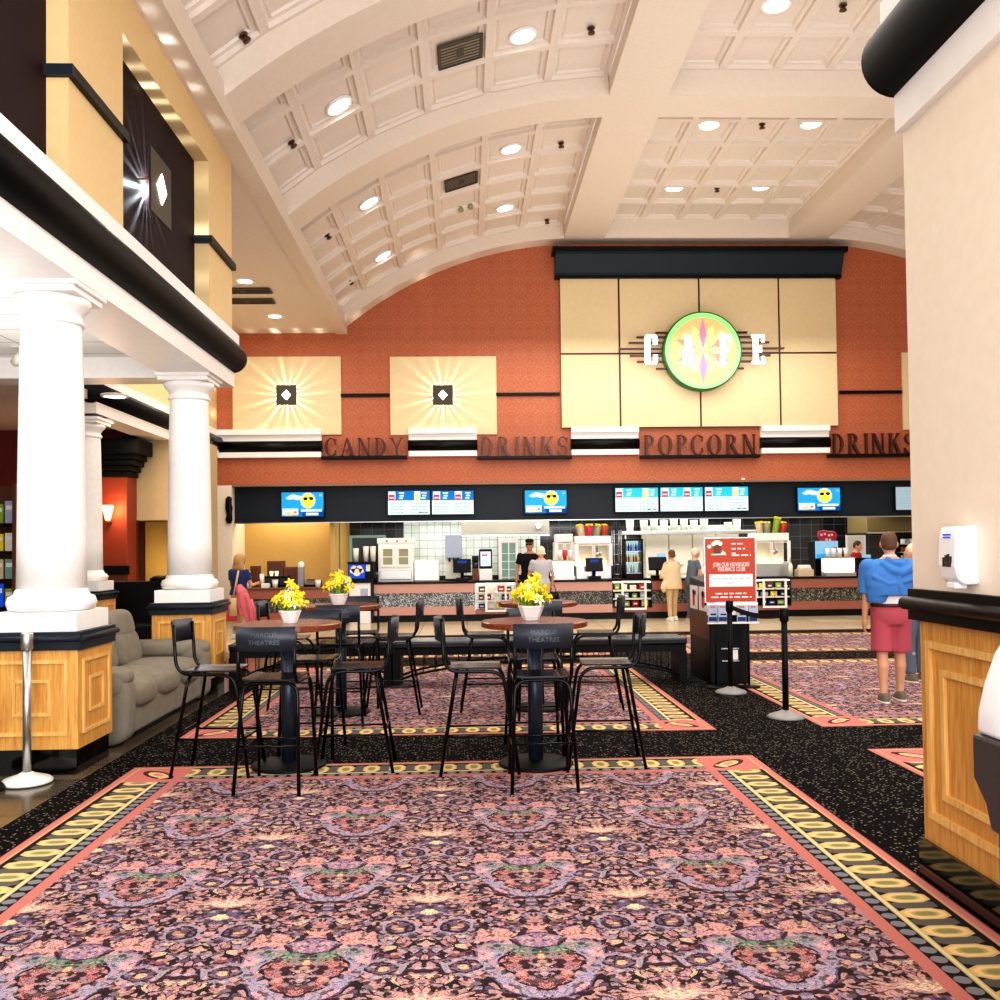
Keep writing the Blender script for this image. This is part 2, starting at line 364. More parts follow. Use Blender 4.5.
    def remesh(s, name, parent=None, voxel=.015, smooth=4):
        tmp = s.build('tmp', recalc=True)
        r = tmp.modifiers.new('r', 'REMESH'); r.mode = 'VOXEL'; r.voxel_size = voxel; r.use_smooth_shade = True
        q = tmp.modifiers.new('s', 'SMOOTH'); q.iterations = smooth; q.factor = .5
        me = bpy.data.meshes.new_from_object(tmp.evaluated_get(bpy.context.evaluated_depsgraph_get()))
        me.name = name; me.materials.clear(); me.materials.append(s.mats[0])
        for p in me.polygons: p.use_smooth = True; p.material_index = 0
        od = tmp.data; bpy.data.objects.remove(tmp); bpy.data.meshes.remove(od)
        o = bpy.data.objects.new(name, me); COL.objects.link(o)
        if parent: o.parent = parent
        return o
def fillet(pts, rad, seg=5):
    P = [Vector(p) for p in pts]; out = [P[0]]
    for i in range(1, len(P)-1):
        a, b, c = P[i-1], P[i], P[i+1]; d1 = (a-b); d2 = (c-b); r = min(rad, d1.length*.49, d2.length*.49)
        p0 = b + d1.normalized()*r; p2 = b + d2.normalized()*r
        for k in range(seg+1):
            t = k/seg; out.append(p0*(1-t)**2 + b*2*t*(1-t) + p2*t*t)
    out.append(P[-1]); return out
def tag(o, label, cat, group=None, kind=None):
    if label: o['label'] = label
    if cat: o['category'] = cat
    if group: o['group'] = group
    if kind: o['kind'] = kind
    return o
def thing(name, label, cat, loc=(0, 0, 0), rotz=0, group=None):
    o = bpy.data.objects.new(name, None); COL.objects.link(o); o.location = loc; o.rotation_euler = (0, 0, rotz); o.empty_display_size = .1
    return tag(o, label, cat, group)
def struct(o): o['kind'] = 'structure'; return o
KIDS = {}
def copy_tree(o, parent=None):
    c = o.copy(); COL.objects.link(c)
    if parent: c.parent = parent
    for ch in [q for q in COL.objects if q.parent == o]: copy_tree(ch, c)
    return c
def relabel(o, loc, rotz, label, group=None):
    o.location = loc; o.rotation_euler.z = rotz; o['label'] = label
    if group: o['group'] = group
    return o
def Mxz(x, y, z): # text facing -Y
    return Matrix.Translation((x, y, z)) @ Matrix.Rotation(PI/2, 4, 'X')
# ================================================================== ROOM SHELL
XL = -2.86; XR = 2.154; YB = 21.0; ZS = 6.43
# floor
struct(MB(M['floortile']).box(-10, 15, -1, 26, -.1, 0).build('floor'))
struct(MB(M['darktile']).box(-9.5, -2.72, -.9, 15, .0, .004).build('floor_dark_tile'))
struct(MB(M['carpet']).box(-2.72, 13.1, -.9, 17.2, .0, .006).build('floor_black_carpet'))
def rug(x0, x1, y0, y1, xo, yo):
    nm = 'floor_patterned_carpet'
    m = m_rug(nm, x1-x0, y1-y0, xo-x0, yo-y0)
    struct(MB(m).box(0, x1-x0, 0, y1-y0, 0, .003).build(nm, loc=(x0, y0, .0065)))
rug(-2.46, 2.14, -.9, 7.07, -1.54, 3.84)
rug(-2.46, 2.14, 8.08, 12.8, -1.54, 3.84)
rug(-2.46, 2.14, 13.8, 16.6, -1.54, 3.84)
rug(3.08, 7.7, 8.12, 12.8, 4.0, 3.84)
rug(3.08, 7.7, 13.8, 16.6, 4.0, 3.84)
rug(3.08, 7.7, 1.5, 7.2, 4.0, 3.84)
struct(MB(M['brownwood']).box(-2.72, 13.1, 17.2, 17.32, 0, .01).build('trim_1'))

# back wall: one piece of wallpapered wall above the counter opening, cut to the vault outline
wall = MB(M['wallpaper'])
def arcz(X, R): return VC[1] + math.sqrt(R*R-(X-VC[0])**2)
top = [(-5.7, ZS+.1), (-2.7, ZS+.1)] + [(X, arcz(X, 8.5)) for X in [-2.4+i*.4 for i in range(12)]] + [(2.4, 8.9), (8.0, 8.9)] + [(10.4-X, arcz(X, 8.5)) for X in [2.0-i*.4 for i in range(12)]] + [(13.1, ZS+.1)]
wall.prism([(-5.7, 3.05)] + top + [(13.1, 3.05)], 'y', YB, YB+.25)
struct(wall.build('wall_back'))
struct(MB(M['beige']).box(-5.7, -5.18, YB, YB+1.3, 0, 3.05).build('wall_back_pier'))
struct(MB(M['vent']).box(-5.18, 12.9, YB+.01, YB+.24, 3.02, 3.05).build('trim_2'))
# dark header above the counter
struct(MB(M['band']).box(-5.18, 12.9, YB+.25, YB+.4, 2.22, 3.04).box(-5.18, 12.9, YB+.2, YB+.25, 2.22, 2.25).build('wall_header'))
struct(MB(M['steel']).box(-5.18, 12.9, YB+.22, YB+.26, 2.2, 2.22).build('trim_3'))
# kitchen beyond
struct(MB(M['kitchentile']).box(-3.0, 12.9, 24.2, 24.3, 0, 3.2).build('wall_kitchen'))
struct(MB(M['whitetile']).box(-1.6, 1.9, 24.12, 24.2, .9, 2.5).build('wall_kitchen_white_tile'))
struct(MB(M['black_matte']).box(-5.2, 12.9, YB+.4, 24.3, 2.7, 2.8).build('ceiling_kitchen'))
struct(MB(M['yellowwall']).box(-5.2, -2.98, 22.2, 22.3, 0, 2.75).box(-3.08, -2.98, YB+.4, 24.2, 0, 2.75).build('wall_niche'))

# cream panels on the back wall and rails
struct(MB(M['panel_beige']).box(at(233, 357, YB).x, at(341, 357, YB).x, YB-.05, YB, at(300, 435, YB).z, at(300, 357, YB).z).build('wall_panel_1'))
struct(MB(M['panel_beige']).box(at(390, 356, YB).x, at(496, 356, YB).x, YB-.05, YB, at(440, 435, YB).z, at(440, 357, YB).z).build('wall_panel_2'))
struct(MB(M['panel_beige']).box(at(901, 353, YB).x, at(1010, 356, YB).x, YB-.05, YB, at(905, 430, YB).z, at(905, 353, YB).z).build('wall_panel_3'))
zr = at(440, 395, YB).z; n = 4
for a, b in ((341, 390), (496, 559.5), (839, 901)):
    struct(MB(M['black']).box(at(a, 395, YB).x, at(b, 395, YB).x, YB-.07, YB, zr-.035, zr+.035).build('trim_%d' % n, bevel=.01)); n += 1
# white and black entablature segments along the back wall
def entab_y(x0, x1, nm):
    z0 = 3.65
    g = MB(M['white']).box(x0, x1, YB-.12, YB, z0, z0+.12).box(x0, x1, YB-.1, YB, z0+.45, z0+.5).box(x0, x1, YB-.16, YB, z0+.5, z0+.62)
    g.box(x0, x1, YB-.08, YB, z0+.36, z0+.45)
    g.mat('black').tube([(x0-.01, YB-.05, z0+.24), (x1+.01, YB-.05, z0+.24)], .13, 48)
    struct(g.build(nm))
for a, b in ((214, 322), (409, 477), (571, 638), (760, 828)):
    entab_y(at(a, 450, YB).x, at(b, 450, YB).x, 'trim_%d' % n); n += 1

# side walls and far-left corner
struct(MB(M['cream']).box(-5.75, -5.5, 15.0, YB, 4.24, ZS+.1).build('wall_left_rear'))
g = MB(M['white']).box(-5.85, -5.42, 14.0, YB-.05, 3.65, 3.84).box(-5.8, -5.42, 14.0, YB-.05, 4.1, 4.26)
g.mat('black').tube([(-5.5, 14.0, 3.97), (-5.5, YB-.02, 3.97)], .17, 56)
struct(g.build('trim_%d' % n)); n += 1
struct(MB(M['darkred']).box(-9.5, -6.05, 17.5, 17.6, 0, 4.0).build('wall_left_red'))
struct(MB(M['darkred']).box(-9.6, -9.5, -.9, 17.6, 0, 4.0).build('wall_left_far'))
# beige wall with a doorway; the corner's dimness is darkened into its colour
bz = MB(M['dimbeige']).box(-6.3, -6.12, 17.5, 17.62, 0, 3.75).box(-6.12, -5.2, 17.5, 17.62, 2.18, 3.75).box(-5.35, -5.1, 17.5, 17.62, 0, 2.18)
bz.box(-5.2, -5.1, 17.5, 19.5, 0, 3.75).box(-5.75, -5.66, 19.5, 21.0, 0, 3.86)
struct(bz.build('wall_left_beige'))
struct(MB(M['brownwood']).box(-7.3, -7.2, 17.62, 19.4, 0, 2.2).box(-7.2, -5.2, 19.4, 19.5, 0, 3.86).box(-7.2, -5.2, 17.62, 19.5, 2.2, 2.3).mat('yellowwall').box(-6.5, -5.2, 19.3, 19.4, 0, 2.2).build('door_1'))  # yellow half of the back wall paints in the warm light inside
struct(MB(M['ceil']).box(-9.5, -5.55, 11.44, 21, 3.86, 4.0).build('ceiling_rear_left'))
# red pilaster with a dark capital
g = MB(M['rust']).box(at(107, 500, 17).x-.25, at(127, 500, 17).x, 17.0, 17.48, 0, 2.95)
g.mat('brownwood').box(at(107, 500, 17).x-.27, at(127, 500, 17).x+.02, 16.98, 17.0, .1, 1.22)
g.mat('black_matte').box(at(107, 500, 17).x-.27, at(128, 500, 17).x+.03, 16.96, 17.0, 1.2, 1.36)
xa, xb = at(104, 500, 17).x-.25, at(127, 500, 17).x
for i, (z, e) in enumerate(((2.95, .04), (3.05, .09), (3.15, .15), (3.25, .2))): g.box(xa-e, xb+e, 17.0-e, 17.48, z, z+.09)
g.box(xa-.3, xb+.3, 16.7, 17.48, 3.34, 3.6)
struct(g.build('trim_%d' % n, bevel=.01)); n += 1

# upper left wall with two recesses (panels are set .16 back)
z1 = 4.24; rz = 6.0
g = MB(M['cream'])
def wx(y0, y1, za, zb): g.box(XL-.3, XL, y0, y1, za, zb)
wx(10.62, 11.66, z1, ZS); wx(6.88, 7.97, z1, ZS); wx(-.9, 4.0, z1, ZS); wx(7.97, 10.62, rz, ZS); wx(4.0, 6.88, rz, ZS)
struct(g.build('wall_left'))
struct(MB(M['burgundy']).box(XL-.3, XL-.16, 7.97, 10.62, z1, rz).build('wall_left_recess_1'))
struct(MB(M['burgundy']).box(XL-.3, XL-.16, 4.0, 6.88, z1, rz).build('wall_left_recess_2'))
g = MB(M['black'])
zt = at(210, 247, 10).z
zt = 1.6 + (552-236)*10.42/940*1.0
for a, b in ((6.88, 7.99), (10.62, 11.67)): g.box(XL, XL+.05, a, b, zt-.04, zt+.04)
g.mat('band').box(XL-.16, XL+.05, 6.83, 6.88, zt-.04, zt+.04).box(XL-.16, XL+.05, 10.57, 10.62, zt-.04, zt+.04)
struct(g.build('trim_%d' % n)); n += 1
struct(MB(M['cream']).box(-5.6, XL-.3, 11.4, 11.64, 3.9, ZS).build('wall_left_end'))
# entablature on the left: fascia, black round moulding, ledge
def entab_x(x, s, y0, y1, nm, w):
    g = MB(M['white']); a, b = sorted((x+s*.04, x-s*w)); g.box(a, b, y0, y1, 3.6, 4.0)
    a, b = sorted((x+s*.1, x-s*.2)); g.box(a, b, y0, y1, 4.1, 4.24)
    a, b = sorted((x+s*.02, x-s*w)); g.box(a, b, y0, y1, 4.0, 4.1)
    g.mat('bullnose'); pts = [(x+s*.02, y0, 3.955), (x+s*.02, y1, 3.955)]; g.tube(pts, .175, 72)
    g.sell((x+s*.02, y1, 3.955), (.175, .1, .175), 1, 72, 16)
    struct(g.build(nm))
entab_x(XL, 1, -.9, 11.6, 'trim_%d' % n, .56); n += 1
entab_x(XR, -1, -.9, 4.47, 'trim_%d' % n, .6); n += 1
# lower ceiling under the balcony, with cross beam
struct(MB(M['ceiltile']).box(-9.5, XL-.56, -.9, 11.2, 3.86, 3.95).build('ceiling_balcony'))
struct(MB(M['white']).box(-5.6, XL-.5, 11.0, 11.44, 3.62, 3.9).box(-9.4, -5.6, 10.2, 10.6, 3.62, 3.9).build('trim_%d' % n)); n += 1

# high ceiling: soffits
struct(MB(M['ceil']).box(-9.5, -2.68, 11.44, YB, ZS, ZS+.1).box(XL-.3, -2.68, -.9, 11.44, ZS, ZS+.1).build('ceiling_soffit_left'))
struct(MB(M['ceil']).box(13.05, 14, -.9, YB, ZS, ZS+.1).build('ceiling_soffit_right'))
A0 = math.asin((-2.7-VC[0])/8.26); A1 = math.asin((2.24-VC[0])/8.26)
def coffers(name, surf, nu, nv, mat='ceil'):
    bm = bmesh.new(); gr = {}
    for i in range(nu):
        for j in range(nv):
            vs = []
            for a, b in ((i, j), (i+1, j), (i+1, j+1), (i, j+1)):
                if (a, b) not in gr: gr[(a, b)] = bm.verts.new(surf(a/nu, b/nv))
                vs.append(gr[(a, b)])
            bm.faces.new(vs)
    c = Vector((5.2, 12, 3)); bmesh.ops.recalc_face_normals(bm, faces=bm.faces[:])
    fs = bm.faces[:]
    if fs[0].normal.dot(c-fs[0].calc_center_median()) < 0: bmesh.ops.reverse_faces(bm, faces=fs)
    for th, dp in ((.055, 0), (.012, -.05), (.035, -.012), (.03, .014), (.02, -.03)):
        bmesh.ops.inset_individual(bm, faces=fs, thickness=th, depth=dp, use_even_offset=True)
    me = bpy.data.meshes.new(name); bm.to_mesh(me); bm.free(); me.materials.append(M[mat])
    o = bpy.data.objects.new(name, me); COL.objects.link(o); return struct(o)
RC = 8.55
bays = [(2.2, 6.6, 5), (7.3, 10.3, 3), (11.0, 14.0, 3), (14.75, 20.55, 6)]
bays = [(-.9, 2.2, 3), (2.9, 10.3, 8), (11.0, 14.0, 3), (14.72, 20.55, 6)]
for side in (0, 1):
    mir = (lambda X: X) if side == 0 else (lambda X: 10.4-X)
    for y0, y1, nr in bays:
        def surf(u, v, y0=y0, y1=y1): a = A0+(A1-A0)*u; return (mir(VC[0]+RC*sin(a)), y0+(y1-y0)*v, VC[1]+RC*cos(a))
        coffers('ceiling_vault_%s' % ('left', 'right')[side], surf, 6, nr)
    for y0, y1 in ((2.2, 2.9), (10.3, 11.0), (14.0, 14.72), (20.55, YB)):
        NA = 40; g = MB(M['ceil_beam'])
        P = [(mir(VC[0]+8.26*sin(A0+(A1-A0)*i/NA)), VC[1]+8.26*cos(A0+(A1-A0)*i/NA)) for i in range(NA+1)]
        Q = [(mir(VC[0]+8.75*sin(A0+(A1-A0)*i/NA)), VC[1]+8.75*cos(A0+(A1-A0)*i/NA)) for i in range(NA+1)]
        for i in range(NA): g.prism([P[i], P[i+1], Q[i+1], Q[i]], 'y', y0, y1)
        bmesh.ops.remove_doubles(g.bm, verts=g.bm.verts[:], dist=.0005)
        struct(g.build('ceiling_rib'))
    a, b = sorted((mir(2.24), mir(3.14)))
    struct(MB(M['ceil_beam']).box(a, b, -.9, YB, 8.43, 8.95).build('ceiling_beam'))
    a, b = sorted((mir(-2.86), mir(-2.6)))
    struct(MB(M['ceil_beam']).box(a, b, -.9, YB, ZS-.025, ZS+.3).build('ceiling_cove'))
for y0, y1, nr in bays:
    coffers('ceiling_flat', lambda u, v, y0=y0, y1=y1: (3.14+4.12*u, y0+(y1-y0)*v, 8.82), 5, nr)
for y0, y1 in ((2.2, 2.9), (10.3, 11.0), (14.0, 14.72), (20.55, YB)):
    struct(MB(M['ceil_beam']).box(3.14, 7.26, y0, y1, 8.43, 8.95).build('ceiling_beam'))
struct(MB(M['beige']).box(13.1, 13.3, -.9, 26, 0, 6.6).build('wall_right'))

# right foreground pier: wainscot, black chair rail, black base
g = MB(M['beige']).box(XR, XR+.9, 1.6, 4.47, 1.36, 3.68); struct(g.build('wall_right_pier'))
g = MB(M['oak']).box(XR+.02, XR+.88, 1.62, 4.45, .19, 1.24)
g.mat('oaktrim').frame('x', XR+.02, 1.8, 4.37, .31, 1.14, .035, -.02).frame('x', XR+.02, 2.0, 4.24, .425, 1.02, .03, -.018)
struct(g.build('trim_%d' % n)); n += 1
g = MB(M['black']).box(XR-.02, XR+.92, 1.58, 4.49, 1.23, 1.38)
g.tube([(XR-.03, 1.58, 1.31), (XR-.03, 4.5, 1.31)], .033, 14).tube([(XR-.03, 4.5, 1.31), (XR+.9, 4.5, 1.31)], .033, 14)
struct(g.build('trim_%d' % n, bevel=.004)); n += 1
struct(MB(M['blackgloss']).box(XR+.0, XR+.9, 1.6, 4.47, .0, .19).build('baseboard_right'))
struct(MB(M['beige']).box(XR+.0, XR+.9, 1.6, 4.47, 4.2, 6.4).build('wall_right_pier_upper'))

# ================================================================== COLUMNS
def column(cx, cy, label):
    t = thing('column', label, 'column', (cx, cy, 0), group='white round columns on oak pedestals')
    hw = .325
    MB(M['blackgloss']).box(-hw+.02, hw-.02, -hw+.02, hw-.02, 0, .19).build('base_block', t)
    g = MB(M['oak']).box(-hw, hw, -hw, hw, .19, .9)
    p = g.build('pedestal', t)
    g = MB(M['oaktrim'])
    for s in (-1, 1):
        g.frame('x', s*hw, -hw+.07, hw-.07, .29, .83, .025, s*.015).frame('x', s*hw, -hw+.19, hw-.19, .43, .69, .022, s*.013)
        g.frame('y', s*hw, -hw+.07, hw-.07, .29, .83, .025, s*.015).frame('y', s*hw, -hw+.19, hw-.19, .43, .69, .022, s*.013)
    g.build('moulding', p)
    g = MB(M['band']).box(-hw-.02, hw+.02, -hw-.02, hw+.02, .9, 1.03)
    for a in ((-1, -1, 1, -1), (1, -1, 1, 1), (1, 1, -1, 1), (-1, 1, -1, -1)): g.tube([(a[0]*(hw+.03), a[1]*(hw+.03), .985), (a[2]*(hw+.03), a[3]*(hw+.03), .985)], .022, 10)
    g.build('cap_moulding', t)
    MB(M['white']).box(-hw+.02, hw-.02, -hw+.02, hw-.02, 1.03, 1.17).build('plinth', t, bevel=.004)
    MB(M['white']).lathe([(.265, 1.17), (.3, 1.18), (.315, 1.23), (.3, 1.275), (.27, 1.285), (.262, 1.3), (.255, 1.32), (.24, 1.34)], n=40).build('column_base', t)
    MB(M['white']).lathe([(.245, 1.33), (.24, 1.7), (.235, 2.2), (.225, 2.8), (.212, 3.3), (.21, 3.36)], n=40).build('shaft', t)
    MB(M['white']).lathe([(.21, 3.28), (.232, 3.29), (.235, 3.31), (.218, 3.33), (.216, 3.37), (.232, 3.38), (.238, 3.4), (.265, 3.42), (.28, 3.45), (.275, 3.48), (.24, 3.49)], n=40).build('capital', t, loc=(0, 0, .035))
    g = MB(M['white']).box(-.275, .275, -.275, .275, 3.52, 3.61); g.box(-.3, .3, -.3, .3, 3.565, 3.61).build('abacus', t, bevel=.006)
    return t
column(XL-.265, 7.215, 'big white round column on oak pedestal beside the silver stanchion')
column(XL-.295, 10.86, 'white round column on oak pedestal at the far end of the sofa')
column(-5.7, 14.3, 'farthest white column, partly hidden behind the big column')
column(XL-.325, 3.57, 'white column just outside the left edge') if False else None

# ================================================================== CEILING FITTINGS
def orient(o, nrm):
    o.rotation_mode = 'QUATERNION'; o.rotation_quaternion = Vector((0, 0, -1)).rotation_difference(nrm)
def downlight(p, nrm, label, r=.17, grp='recessed ceiling lights'):
    t = thing('ceiling_light', label, 'ceiling light', p, group=grp); orient(t, nrm)
    MB(M['white']).lathe([(r, 0.02), (r+.035, .02), (r+.035, -.012), (r, -.018), (r-.005, .01)], n=28).build('trim_ring', t)
    MB(M['lamp']).lathe([(.01, -.004), (r-.01, -.004), (r-.01, .01), (.01, .01)], n=28).build('lens', t)
    return t
vl = [(339, 106, 'in the curved vault, biggest and nearest, left of the large air vent'), (523, 36, 'in the vault, right of the large air vent'),
      (369, 203, 'low in the curved vault, below the biggest vault light'), (511, 149, 'in the vault, up and right of the small air vent'),
      (383, 256, 'lowest in the curved vault, nearest the wallpapered wall'), (505, 208, 'in the vault, right of the small air vent, near orange wall')]
for x, y, l in vl:
    p, q = vault(x, y, RC+.045); downlight(p, q, 'ceiling light '+l)
def flat(x, y, z): d = ray(x, y); return CAM + d*((z-H)/d.z)
for x, y, l in [(776, 5, 'in the flat coffers at the top edge, beyond the nearest beam'), (709, 125, 'in the flat coffers, left of the sprinkler just behind the cross beam'),
                (811, 124, 'in the flat coffers, right of the sprinkler just behind the cross beam'), (674, 188, 'in the flat coffers above the café sign, left of two'),
                (761, 187, 'in the flat coffers above the café sign, right of two')]:
    downlight(flat(x, y, 8.875), Vector((0, 0, -1)), 'ceiling light '+l)
for x, y, l in [(245, 281, 'above two dark vents in the flat side soffit'), (275, 316, 'in the flat side soffit, nearest the orange wall')]:
    downlight(flat(x, y, ZS-.005), Vector((0, 0, -1)), 'small ceiling light '+l, .14)
downlight(flat(115, 396, 3.85), Vector((0, 0, -1)), 'round recessed light in the low ceiling behind the big column', .16)
def sprinkler(p, nrm, label):
    t = thing('sprinkler', label, 'sprinkler', p, group='ceiling sprinkler heads'); orient(t, nrm)
    MB(M['sprink']).lathe([(.055, 0), (.055, -.012), (.02, -.02)], n=16).build('escutcheon', t)
    g = MB(M['sprink']).cyl((0, 0, -.015), (0, 0, -.05), .018, n=8)
    for s in (-1, 1): g.tube([(s*.02, 0, -.03), (s*.04, 0, -.05), (0, 0, -.07)], .007, 6)
    g.lathe([(.05, -.07), (.05, -.078), (.01, -.082)], n=12); g.build('head', t)
for x, y, l in [(243, 35, 'at the upper left end of the curved vault'), (291, 142, 'in the vault, below left of the biggest vault light'), (591, 28, 'in the vault beside the long ceiling beam'),
                (327, 235, 'in the vault, left of the lowest row of lights'), (350, 281, 'lowest in the vault near its bottom corner'), (561, 143, 'in the vault, left of the long beam behind the second rib'),
                (547, 220, 'in the vault close to the orange wall top')]:
    p, q = vault(x, y, RC+.045); sprinkler(p, q, 'small dark sprinkler head '+l)
for x, y, l in [(843, 5, 'in the flat coffers at the picture top'), (762, 124, 'in the flat coffers between two lights'), (717, 188, 'in the flat coffers above the café sign')]:
    sprinkler(flat(x, y, 8.875), Vector((0, 0, -1)), 'small dark sprinkler head '+l)
def vent(p, nrm, label, w, d):
    t = thing('air_vent', label, 'air vent', p); orient(t, nrm)
    MB(M['vent']).box(-w/2, w/2, -d/2, d/2, -.012, .01).build('grille_plate', t)
    g = MB(M['ventdark'])
    for s in (-1, 1): g.box(-w/2, w/2, s*d/2-.02, s*d/2+.02, -.03, -.01); g.box(s*w/2-.02, s*w/2+.02, -d/2, d/2, -.03, -.01)
    g.build('frame', t)
    g = MB(M['ventdark'])
    for i in range(7): y = -d/2+d*(i+1)/8; g.box(-w/2, w/2, y-.008, y+.008, -.02, -.01)
    g.box(-.05, .05, -.1, .1, -.024, -.02).build('louvre', t)
p, q = vault(460, 51, RC+.045); vent(p, q, 'large square air vent in the curved vault', .6, .6)
p, q = vault(461, 181, RC+.045); vent(p, q, 'small square air vent lower in the vault', .6, .5)
vent(flat(243, 290, ZS-.004), Vector((0, 0, -1)), 'dark slot vent in the side soffit, upper of the two', 1.0, .3)
vent(flat(247, 300.5, ZS-.004), Vector((0, 0, -1)), 'dark slot vent in the side soffit, lower of the two', 1.0, .3)
p, q = vault(465, 206, RC+.045)
t = thing('speaker_pair', 'tiny pair of round speakers fixed below the small vault vent', 'speaker', p); orient(t, q)
for s in (-1, 1): MB(M['olive']).lathe([(.05, 0), (.06, -.05), (.045, -.09)], (s*.1, 0, 0), 14).build('fixture_head', t)  # two small speakers side by side
MB(M['white']).box(-.15, .15, -.03, .03, -.02, .0).build('bracket', t)
p = flat(20, 346, 3.86)
t = thing('spotlight', 'white spotlight hanging from the low tiled ceiling beside the big column', 'spotlight', p)
MB(M['white']).cyl((0, 0, 0), (0, 0, -.12), .015, n=8).box(-.08, .08, -.02, .02, -.01, 0).build('stem', t)
MB(M['offwhite']).tube([(.07, -.05, -.12), (0, 0, -.14), (-.08, .05, -.17)], [.06, .065, .05], 14).build('fixture_head', t)
# wall sconces with bright diamond centres
def burst(p, ax, label, sz=.22):
    t = thing('wall_sconce', label, 'wall light', p)
    if ax == 'x': t.rotation_euler.z = PI/2   # local -y -> +x
    MB(M['plate']).box(-sz, sz, -.14, -.12, -sz, sz).build('shade_plate', t, bevel=.006)
    MB(M['diamond']).prism([(.45*sz, 0), (0, .5*sz), (-.45*sz, 0), (0, -.5*sz)], 'y', -.148, -.139).build('diamond_window', t)
    for sx in (-1, 1):
        MB(M['brass']).cyl((sx*sz*.85, 0, 0), (sx*sz*.85, -.125, 0), .008, n=8).build('mount', t)
    return t
burst(at(287.5, 396, YB-.05), 'y', 'square dark wall light with starburst, left cream panel above candy sign')
burst(at(443, 396, YB-.05), 'y', 'square wall light on the cream panel left of the café sign')
burst(Vector((XL-.16, 9.04, 5.07)), 'x', 'large square wall light glowing in the burgundy recess of the left wall', .3)
p = at(110, 513, 16.98)
t = thing('wall_sconce', 'small glowing tapered sconce on the rust red pilaster', 'wall light', p)
MB(M['sconceglow']).lathe([(.04, -.13), (.1, .13), (.095, .13), (.035, -.13)], (0, -.1, 0), 16).build('shade', t)
MB(M['brass']).box(-.03, .03, -.1, 0, -.16, -.12).build('bracket', t)

# ================================================================== LIGHTING
def area(nm, loc, rot, sx, sy, e, c=(1, .96, .9), spread=None):
    l = bpy.data.lights.new(nm, 'AREA'); l.shape = 'RECTANGLE'; l.size = sx; l.size_y = sy; l.energy = e; l.color = c
    if spread: l.spread = spread
    o = bpy.data.objects.new(nm, l); COL.objects.link(o); o.location = loc; o.rotation_euler = rot; return o
def gobo(p, ax, e, c):
    l = bpy.data.lights.new('sconce_lamp', 'POINT'); l.shadow_soft_size = .012; l.energy = e; l.color = c; l.use_nodes = True
    t = l.node_tree; em = t.nodes['Emission']
    x, y, z = sep(t, t.nodes.new('ShaderNodeTexCoord').outputs['Normal'])
    u, v = (x, z) if ax == 'y' else (y, z)
    a = v.at2(u); s1 = ((a*19.0).sn()*.5+.5).pw(3.0); s2 = ((a*11.0+1.0).sn()*.5+.5).pw(2.0)
    k = (s1*(s2*.7+.3))*2.6+.06
    t.links.new(k.k, em.inputs['Strength'])
    o = bpy.data.objects.new('sconce_lamp', l); COL.objects.link(o); o.location = p
w = bpy.data.worlds.new('world'); SC.world = w; w.use_nodes = True
w.node_tree.nodes['Background'].inputs[0].default_value = (.97, .98, 1, 1); w.node_tree.nodes['Background'].inputs[1].default_value = 1.0
area('daylight', (2, -2.5, 3.2), (math.radians(84), 0, 0), 9, 5.5, 820, (.97, .98, 1))
area('hall_lamp', (4, 6.5, 6.2), (0, 0, 0), 6, 6, 240)
area('hall_lamp', (4, 13, 6.3), (0, 0, 0), 7, 5, 300)
area('hall_lamp', (4, 18.5, 6.3), (0, 0, 0), 9, 3, 200)
area('ceiling_fill', (4, 13, 4.3), (PI, 0, 0), 7, 14, 200, (1, .95, .89))  # added upward fill that brightens the vault, no real fitting there
area('kitchen_lamp', (4, 22.6, 2.65), (0, 0, 0), 12, 1.6, 260, (1, .97, .92))
area('niche_lamp', (-4.1, 21.8, 2.6), (0, 0, 0), 1.6, .6, 20, (1, .88, .66))
area('balcony_lamp', (-5, 6, 3.7), (0, 0, 0), 3, 6, 110, (1, .95, .88))
area('balcony_fill', (-4.6, 7, 2.6), (PI, 0, 0), 1.5, 6, 60, (1, .97, .93))  # added fill aimed up to whiten the low tiled ceiling
area('alcove_lamp', (-5.6, 15.5, 3.6), (0, 0, 0), .6, 2, 30, (1, .85, .6))
area('corner_lamp', (-4, 17, 6.3), (0, 0, 0), 2, 5, 130)
area('recess_lamp', (XL+.6, 5.4, 5.2), (math.radians(90), 0, math.radians(90)), 1.5, 1, 8)
p = at(287.5, 396, YB-.05); gobo((p.x, p.y-.06, p.z), 'y', 40, (1, .95, .8))
p = at(443, 396, YB-.05); gobo((p.x, p.y-.06, p.z), 'y', 40, (1, .95, .8))
gobo((XL-.1, 9.04, 5.07), 'x', 40, (.85, .95, 1))
l = bpy.data.lights.new('pilaster_lamp', 'POINT'); l.energy = 14; l.color = (1, .6, .3); o = bpy.data.objects.new('pilaster_lamp', l); COL.objects.link(o); o.location = at(110, 509, 16.75); l.shadow_soft_size = .08
l = bpy.data.lights.new('door_lamp', 'POINT'); l.energy = 12; l.color = (1, .8, .4); o = bpy.data.objects.new('door_lamp', l); COL.objects.link(o); o.location = (-6.1, 18.6, 1.3); l.shadow_soft_size = .1
SC.view_settings.view_transform = 'Standard'; SC.view_settings.look = 'Medium High Contrast'; SC.view_settings.exposure = .35; SC.view_settings.gamma = 1.0
SC.cycles.max_bounces = 7; SC.cycles.diffuse_bounces = 4; SC.cycles.use_denoising = True
